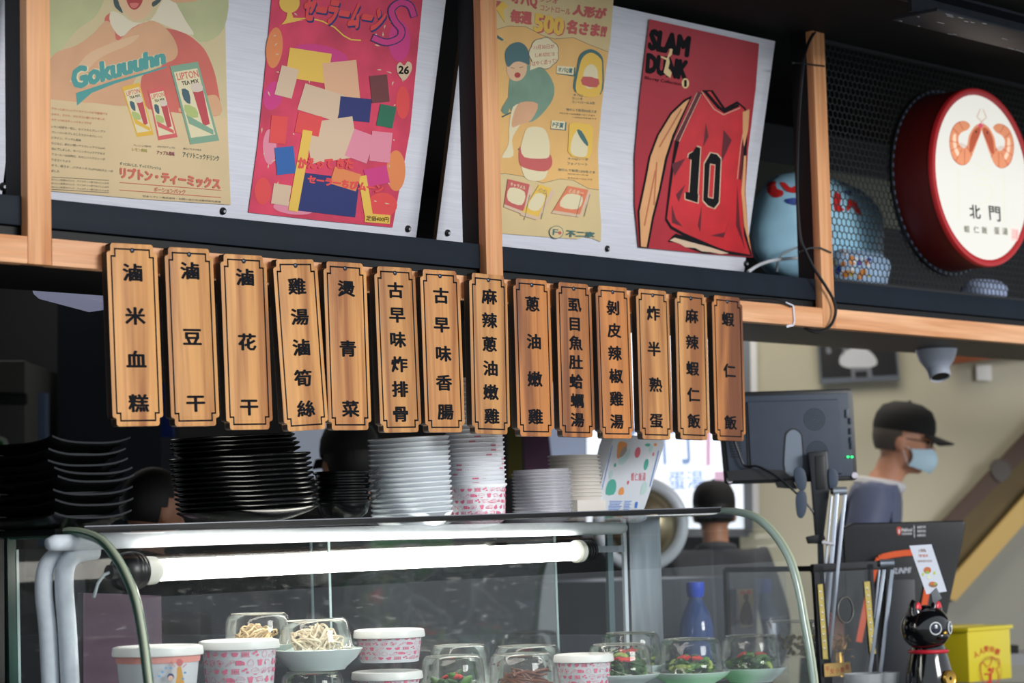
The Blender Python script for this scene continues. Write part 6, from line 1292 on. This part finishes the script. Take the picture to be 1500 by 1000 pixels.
single('bottle_riser', MB().box((bc.x-.08, bc.y-.07, SCZ), (bc.x+.08, bc.y+.07, z0)), BLACK, (bc.x, bc.y, SCZ), 'low black riser under the blue bottle', 'riser')
# ================================================================== PEOPLE
SK = M('warm_skin', (196, 140, 112), .5); HR = M('black_hair', (16, 14, 14), .6, bump=.5, vs=80, vscale=(1, 1, .2)); HRG = M('greying_hair', (84, 76, 70), .8)
def skin_mesh(V, E_, R_, level=1):
    me = bpy.data.meshes.new('s'); me.from_pydata(V, E_, []); o = bpy.data.objects.new('s', me); COL.objects.link(o)
    o.modifiers.new('k', 'SKIN'); sv = me.skin_vertices[0].data
    for i, r_ in enumerate(R_): sv[i].radius = (r_, r_) if not isinstance(r_, tuple) else r_
    sv[0].use_root = True
    md = o.modifiers.new('d', 'SUBSURF'); md.levels = level
    dg = bpy.context.evaluated_depsgraph_get(); dg.update(); m_ = bpy.data.meshes.new_from_object(o.evaluated_get(dg)); bpy.data.objects.remove(o)
    return [tuple(v.co) for v in m_.vertices], [tuple(p.vertices) for p in m_.polygons]
def remesh(V, F_, vox):
    me = bpy.data.meshes.new('r'); me.from_pydata(V, [], F_); o = bpy.data.objects.new('r', me); COL.objects.link(o); md = o.modifiers.new('r', 'REMESH'); md.mode = 'VOXEL'; md.voxel_size = vox
    s2 = o.modifiers.new('s', 'SMOOTH'); s2.iterations = 3; s2.factor = .5
    dg = bpy.context.evaluated_depsgraph_get(); dg.update(); m_ = bpy.data.meshes.new_from_object(o.evaluated_get(dg)); bpy.data.objects.remove(o); return [tuple(v.co) for v in m_.vertices], [tuple(p.vertices) for p in m_.polygons]
def person(top, H, face, label, jacket, cap=False, mask=False, glasses=False, lean=0.0, nod=0.0, hair=HR, nf=0.0):
    """top: world point of the crown; face: unit vector looked along"""
    k = (top.z-FLOORZ)/1.72; f = Vector((face.x, face.y, 0)).normalized(); r = f.cross(UZ).normalized()
    org = Vector((top.x, top.y, FLOORZ))-f*(lean*.95+nf+.02)*k
    P = lambda x, y, z: tuple(org+(r*x+f*y+UZ*z)*k)
    L = lambda z: lean*max(0, (z-.95))/.62*.9
    t = thing('person', label, 'person', org)
    V = [P(0, 0, .95), P(0, L(1.12), 1.12), P(0, L(1.3), 1.30), P(0, L(1.43), 1.43), P(0, L(1.5)+.01+nf*.6, 1.52)]; R_ = [(.14, .10), (.125, .09), (.15, .10), (.06, .055), (.052, .052)]; E_ = [(0, 1), (1, 2), (2, 3), (3, 4)]
    def addc(chain, rad, root):
        i = root
        for p, q_ in zip(chain, rad): V.append(p); R_.append(q_); E_.append((i, len(V)-1)); i = len(V)-1
        return i
    for s_ in (-1, 1):
        w_ = addc([P(.17*s_, L(1.40), 1.395), P(.225*s_, L(1.2)-.02, 1.13), P(.215*s_, L(1.2)+.14, .96), P(.205*s_, L(1.2)+.21, .93)], [.058, .042, .03, .034], 2)
        for j, (dx, ln) in enumerate(((-.028, .062), (-.010, .075), (.009, .078), (.027, .068))):
            addc([P((.205*s_+dx), L(1.2)+.25, .925), P((.205*s_+dx*1.15), L(1.2)+.25+ln*.6, .915), P((.205*s_+dx*1.2), L(1.2)+.25+ln, .895)], [.0095, .009, .008], w_)
        addc([P(.205*s_-.038*s_, L(1.2)+.225, .925), P(.205*s_-.055*s_, L(1.2)+.262, .912)], [.011, .0095], w_)
        addc([P(.09*s_, 0, .88), P(.10*s_, .015, .50), P(.10*s_, -.02, .10), P(.11*s_, .12, .05)], [.085, .058, .042, .035], 0)
    Vb, Fb = skin_mesh(V, E_, [(q_[0]*k, q_[1]*k) if isinstance(q_, tuple) else q_*k for q_ in R_], 2)
    # head
    hc2 = Vector(P(0, L(1.6)+.025+nf, 1.605)); cn, sn = math.cos(nod), math.sin(nod); hf = f*cn-UZ*sn; hu = UZ*cn+f*sn
    hb_ = MB(); g = k
    hb_.ell(hc2+hu*.012*g, .076*g, .096*g, .100*g, 24, 18, 0, r, hf, hu); hb_.ell(hc2+hf*.028*g-hu*.055*g, .056*g, .058*g, .062*g, 20, 14, 0, r, hf, hu); hb_.ell(hc2+hf*.060*g-hu*.095*g, .026*g, .022*g, .018*g, 14, 10, 0, r, hf, hu)
    hb_.ell(hc2+hf*.097*g-hu*.028*g, .012*g, .018*g, .022*g, 12, 8, 0, r, hf, hu); hb_.ell(hc2+hf*.084*g+hu*.012*g, .04*g, .012*g, .01*g, 12, 8, 0, r, hf, hu); hb_.ell(hc2+hf*.083*g-hu*.068*g, .022*g, .010*g, .008*g, 12, 8, 0, r, hf, hu)
    hb_.cyl(hc2-hu*.05*g-hf*.01*g, Vector(P(0, L(1.42), 1.40)), .052*g, 18)
    for s_ in (-1, 1): hb_.ell(hc2+r*(.078*s_*g)-hf*.004*g-hu*.018*g, .011*g, .020*g, .033*g, 14, 10, 0, r, hf, hu)
    n0 = len(Vb); Vb += hb_.v; Fb += [tuple(i+n0 for i in f_) for f_ in hb_.f]
    V2, F2 = remesh(Vb, Fb, .0085*k); mb = MB(); mb.add(V2, F2); mb.build('body', SK, t, smooth=True, angle=80)
    # clothing
    VT = V[:4]; RT = [(.165, .13), (.155, .12), (.18, .135), (.10, .092)]; ET = [(0, 1), (1, 2), (2, 3)]; V_, R2, E2 = list(VT), list(RT), list(ET)
    for s_ in (-1, 1):
        i = 2
        for p, q_ in ((P(.175*s_, L(1.40), 1.40), .078), (P(.235*s_, L(1.2)-.02, 1.13), .062), (P(.215*s_, L(1.2)+.12, .975), .050)): V_.append(p); R2.append(q_); E2.append((i, len(V_)-1)); i = len(V_)-1
    Vj, Fj = skin_mesh(V_, E2, [(q_[0]*k, q_[1]*k) if isinstance(q_, tuple) else q_*k for q_ in R2], 2); mb = MB(); mb.add(Vj, Fj); mb.build('jacket', jacket, t, smooth=True, angle=80)
    nb = Vector(P(0, L(1.45), 1.45)); MB().tube([nb+(r*math.cos(a)*.066+f*math.sin(a)*.068)*k+UZ*(.012*math.sin(a)*-1) for a in [2*PI*i/24 for i in range(24)]], .021*k, 8, closed=True).build('collar', M('white_shirt_collar', (196, 196, 200), .7) if mask else jacket, t, smooth=True)
    V_, R2, E2 = [P(0, 0, .96)], [(.16, .12)], []
    for s_ in (-1, 1):
        i = 0
        for p, q_ in ((P(.09*s_, 0, .86), .10), (P(.10*s_, .015, .50), .072), (P(.10*s_, -.02, .11), .062)): V_.append(p); R2.append(q_); E2.append((i, len(V_)-1)); i = len(V_)-1
    Vj, Fj = skin_mesh(V_, E2, [(q_[0]*k, q_[1]*k) if isinstance(q_, tuple) else q_*k for q_ in R2], 2); mb = MB(); mb.add(Vj, Fj); mb.build('trousers', M('dark_trousers', (38, 38, 42), .8), t, smooth=True, angle=80)
    # hair shell: back and sides, leaves the face open
    mb = MB(); mb.ell((0, 0, 0), 1, 1, 1, 32, 20); V3 = []; keep = []
    for x, y, z in mb.v:
        V3.append(tuple(hc2+hu*.014*g+r*(x*.0795*g)+hf*(y*.099*g-.003*g)+hu*(z*.103*g)))
    F3 = [f_ for f_ in mb.f if all(not ((mb.v[i][1] > .35 and mb.v[i][2] < .45) or (mb.v[i][2] < -.62) or (mb.v[i][1] > .12 and mb.v[i][2] < .1) or (mb.v[i][1] > -.15 and mb.v[i][2] < -.3)) for i in f_)]
    m4 = MB(); m4.add(V3, F3); hr_ = m4.build('hair', hair, t, smooth=True, angle=80); md = hr_.modifiers.new('t', 'SOLIDIFY'); md.thickness = .006; md.offset = 1
    for s_ in (-1, 1): MB().ell(hc2+hf*.083*g+r*(.031*s_*g)-hu*.002*g, .012*g, .008*g, .007*g, 10, 8, 0, r, hf, hu).build('eye', M('eye_dark', (30, 24, 22), .2), t, smooth=True)
    if cap:
        m4 = MB(); m4.lathe([(.098*g, 0), (.099*g, .02*g), (.094*g, .05*g), (.078*g, .08*g), (.045*g, .098*g), (0, .103*g)], 36, hc2+hu*.022*g-hf*.003*g, hu, ref=hf); m4.v = [tuple(Vector(v)+hf*((Vector(v)-hc2).dot(hf)*.08)-r*((Vector(v)-hc2).dot(r)*.12)) for v in m4.v]; m4.ell(hc2+hu*.125*g, .007*g, .007*g, .005*g, 10, 6)
        m4.build('cap_crown', M('black_cap_cotton', (14, 14, 16), .85), t, smooth=True, angle=80)
        P5 = []; 
        for i in range(13): a = -1.15+2.3*i/12; P5.append(hc2+hu*(.026-.012*(1-math.cos(a)))*g+r*(math.sin(a)*.088*g)+hf*(.055*g+math.cos(a)*.04*g))
        Q5 = [hc2+hu*(.010-.02*(1-math.cos(-1.15+2.3*i/12)))*g+r*(math.sin(-1.15+2.3*i/12)*.080*g)+hf*(.085*g+math.cos(-1.15+2.3*i/12)*.085*g) for i in range(13)]
        m4 = MB(); m4.add(P5+Q5, [(i, i+1, 14+i, 13+i) for i in range(12)]); br = m4.build('cap_brim', M('black_cap_cotton', ()), t, smooth=True, angle=80); md = br.modifiers.new('t', 'SOLIDIFY'); md.thickness = .005
    if mask:
        m4 = MB(); N_, K_ = 12, 8; Vm = []
        for i in range(N_+1):
            for j in range(K_+1):
                a = -1.25+2.5*i/N_; v_ = -1+2*j/K_; rad = .082*(1-.14*abs(v_)**2)+.016*math.cos(a*1.2); Vm.append(hc2+hf*(.006+rad*math.cos(a)*1.10+.008*(1-v_*v_))*g+r*(math.sin(a)*.072*g)-hu*(.062-v_*.042*(1-.35*(abs(a)/1.25)))*g)
        m4.add(Vm, [(i*(K_+1)+j, (i+1)*(K_+1)+j, (i+1)*(K_+1)+j+1, i*(K_+1)+j+1) for i in range(N_) for j in range(K_)]); mk = m4.build('face_mask', M('pale_blue_mask', (176, 204, 220), .8), t, smooth=True, angle=80); md = mk.modifiers.new('t', 'SOLIDIFY'); md.thickness = .003
        for s_ in (-1, 1):
            for dz in (-.035, -.085): MB().tube([hc2+r*(.079*s_*g)-hf*.002*g-hu*.02*g, hc2+r*(.074*s_*g)+hf*.03*g-hu*(-dz)*g], .0016, 6).build('mask_strap', M('white_elastic', (214, 216, 220), .7), t)
    if glasses:
        for s_ in (-1, 1):
            MB().tube([hc2+hf*.098*g+r*(.033*s_*g)+(r*math.cos(a)*.022+hu*math.sin(a)*.017)*g for a in [2*PI*i/20 for i in range(20)]], .0016, 6, closed=True).build('glasses_rim', BLACK, t); MB().tube([hc2+hf*.095*g+r*(.056*s_*g), hc2+hf*.0*g+r*(.083*s_*g)-hu*.002*g], .0016, 6).build('glasses_arm', BLACK, t)
    return t
JB = M('slate_blue_windbreaker', (84, 92, 120), .6, var=.1, vs=6)
person(D(1320, 592, 7.9), 1.7, (RH*.97-NH*.2).normalized(), 'person in profile wearing black cap, pale mask and slate blue jacket, leaning forward', JB, True, True, True, .19, .2, HRG, .02)
person(D(222, 688, 6.1), 1.5, (RH*.75+NH*.65).normalized(), 'person with short black hair seen from behind, between square plates and round plates', M('dark_apron_shirt', (30, 30, 36), .8), lean=.03, nod=.15)
person(D(512, 620, 6.6), 1.6, (-RH*.45+NH*.9).normalized(), 'person in black cap seen from behind, above the small black bowls', M('black_work_shirt', (22, 22, 26), .8), True, lean=.02, nod=.1)
person(D(1045, 706, 8.0), 1.5, NH, 'person in rounded black cap before the bright window, left under the monitor', M('grey_work_shirt', (70, 70, 76), .8), True, lean=.02, nod=.05)
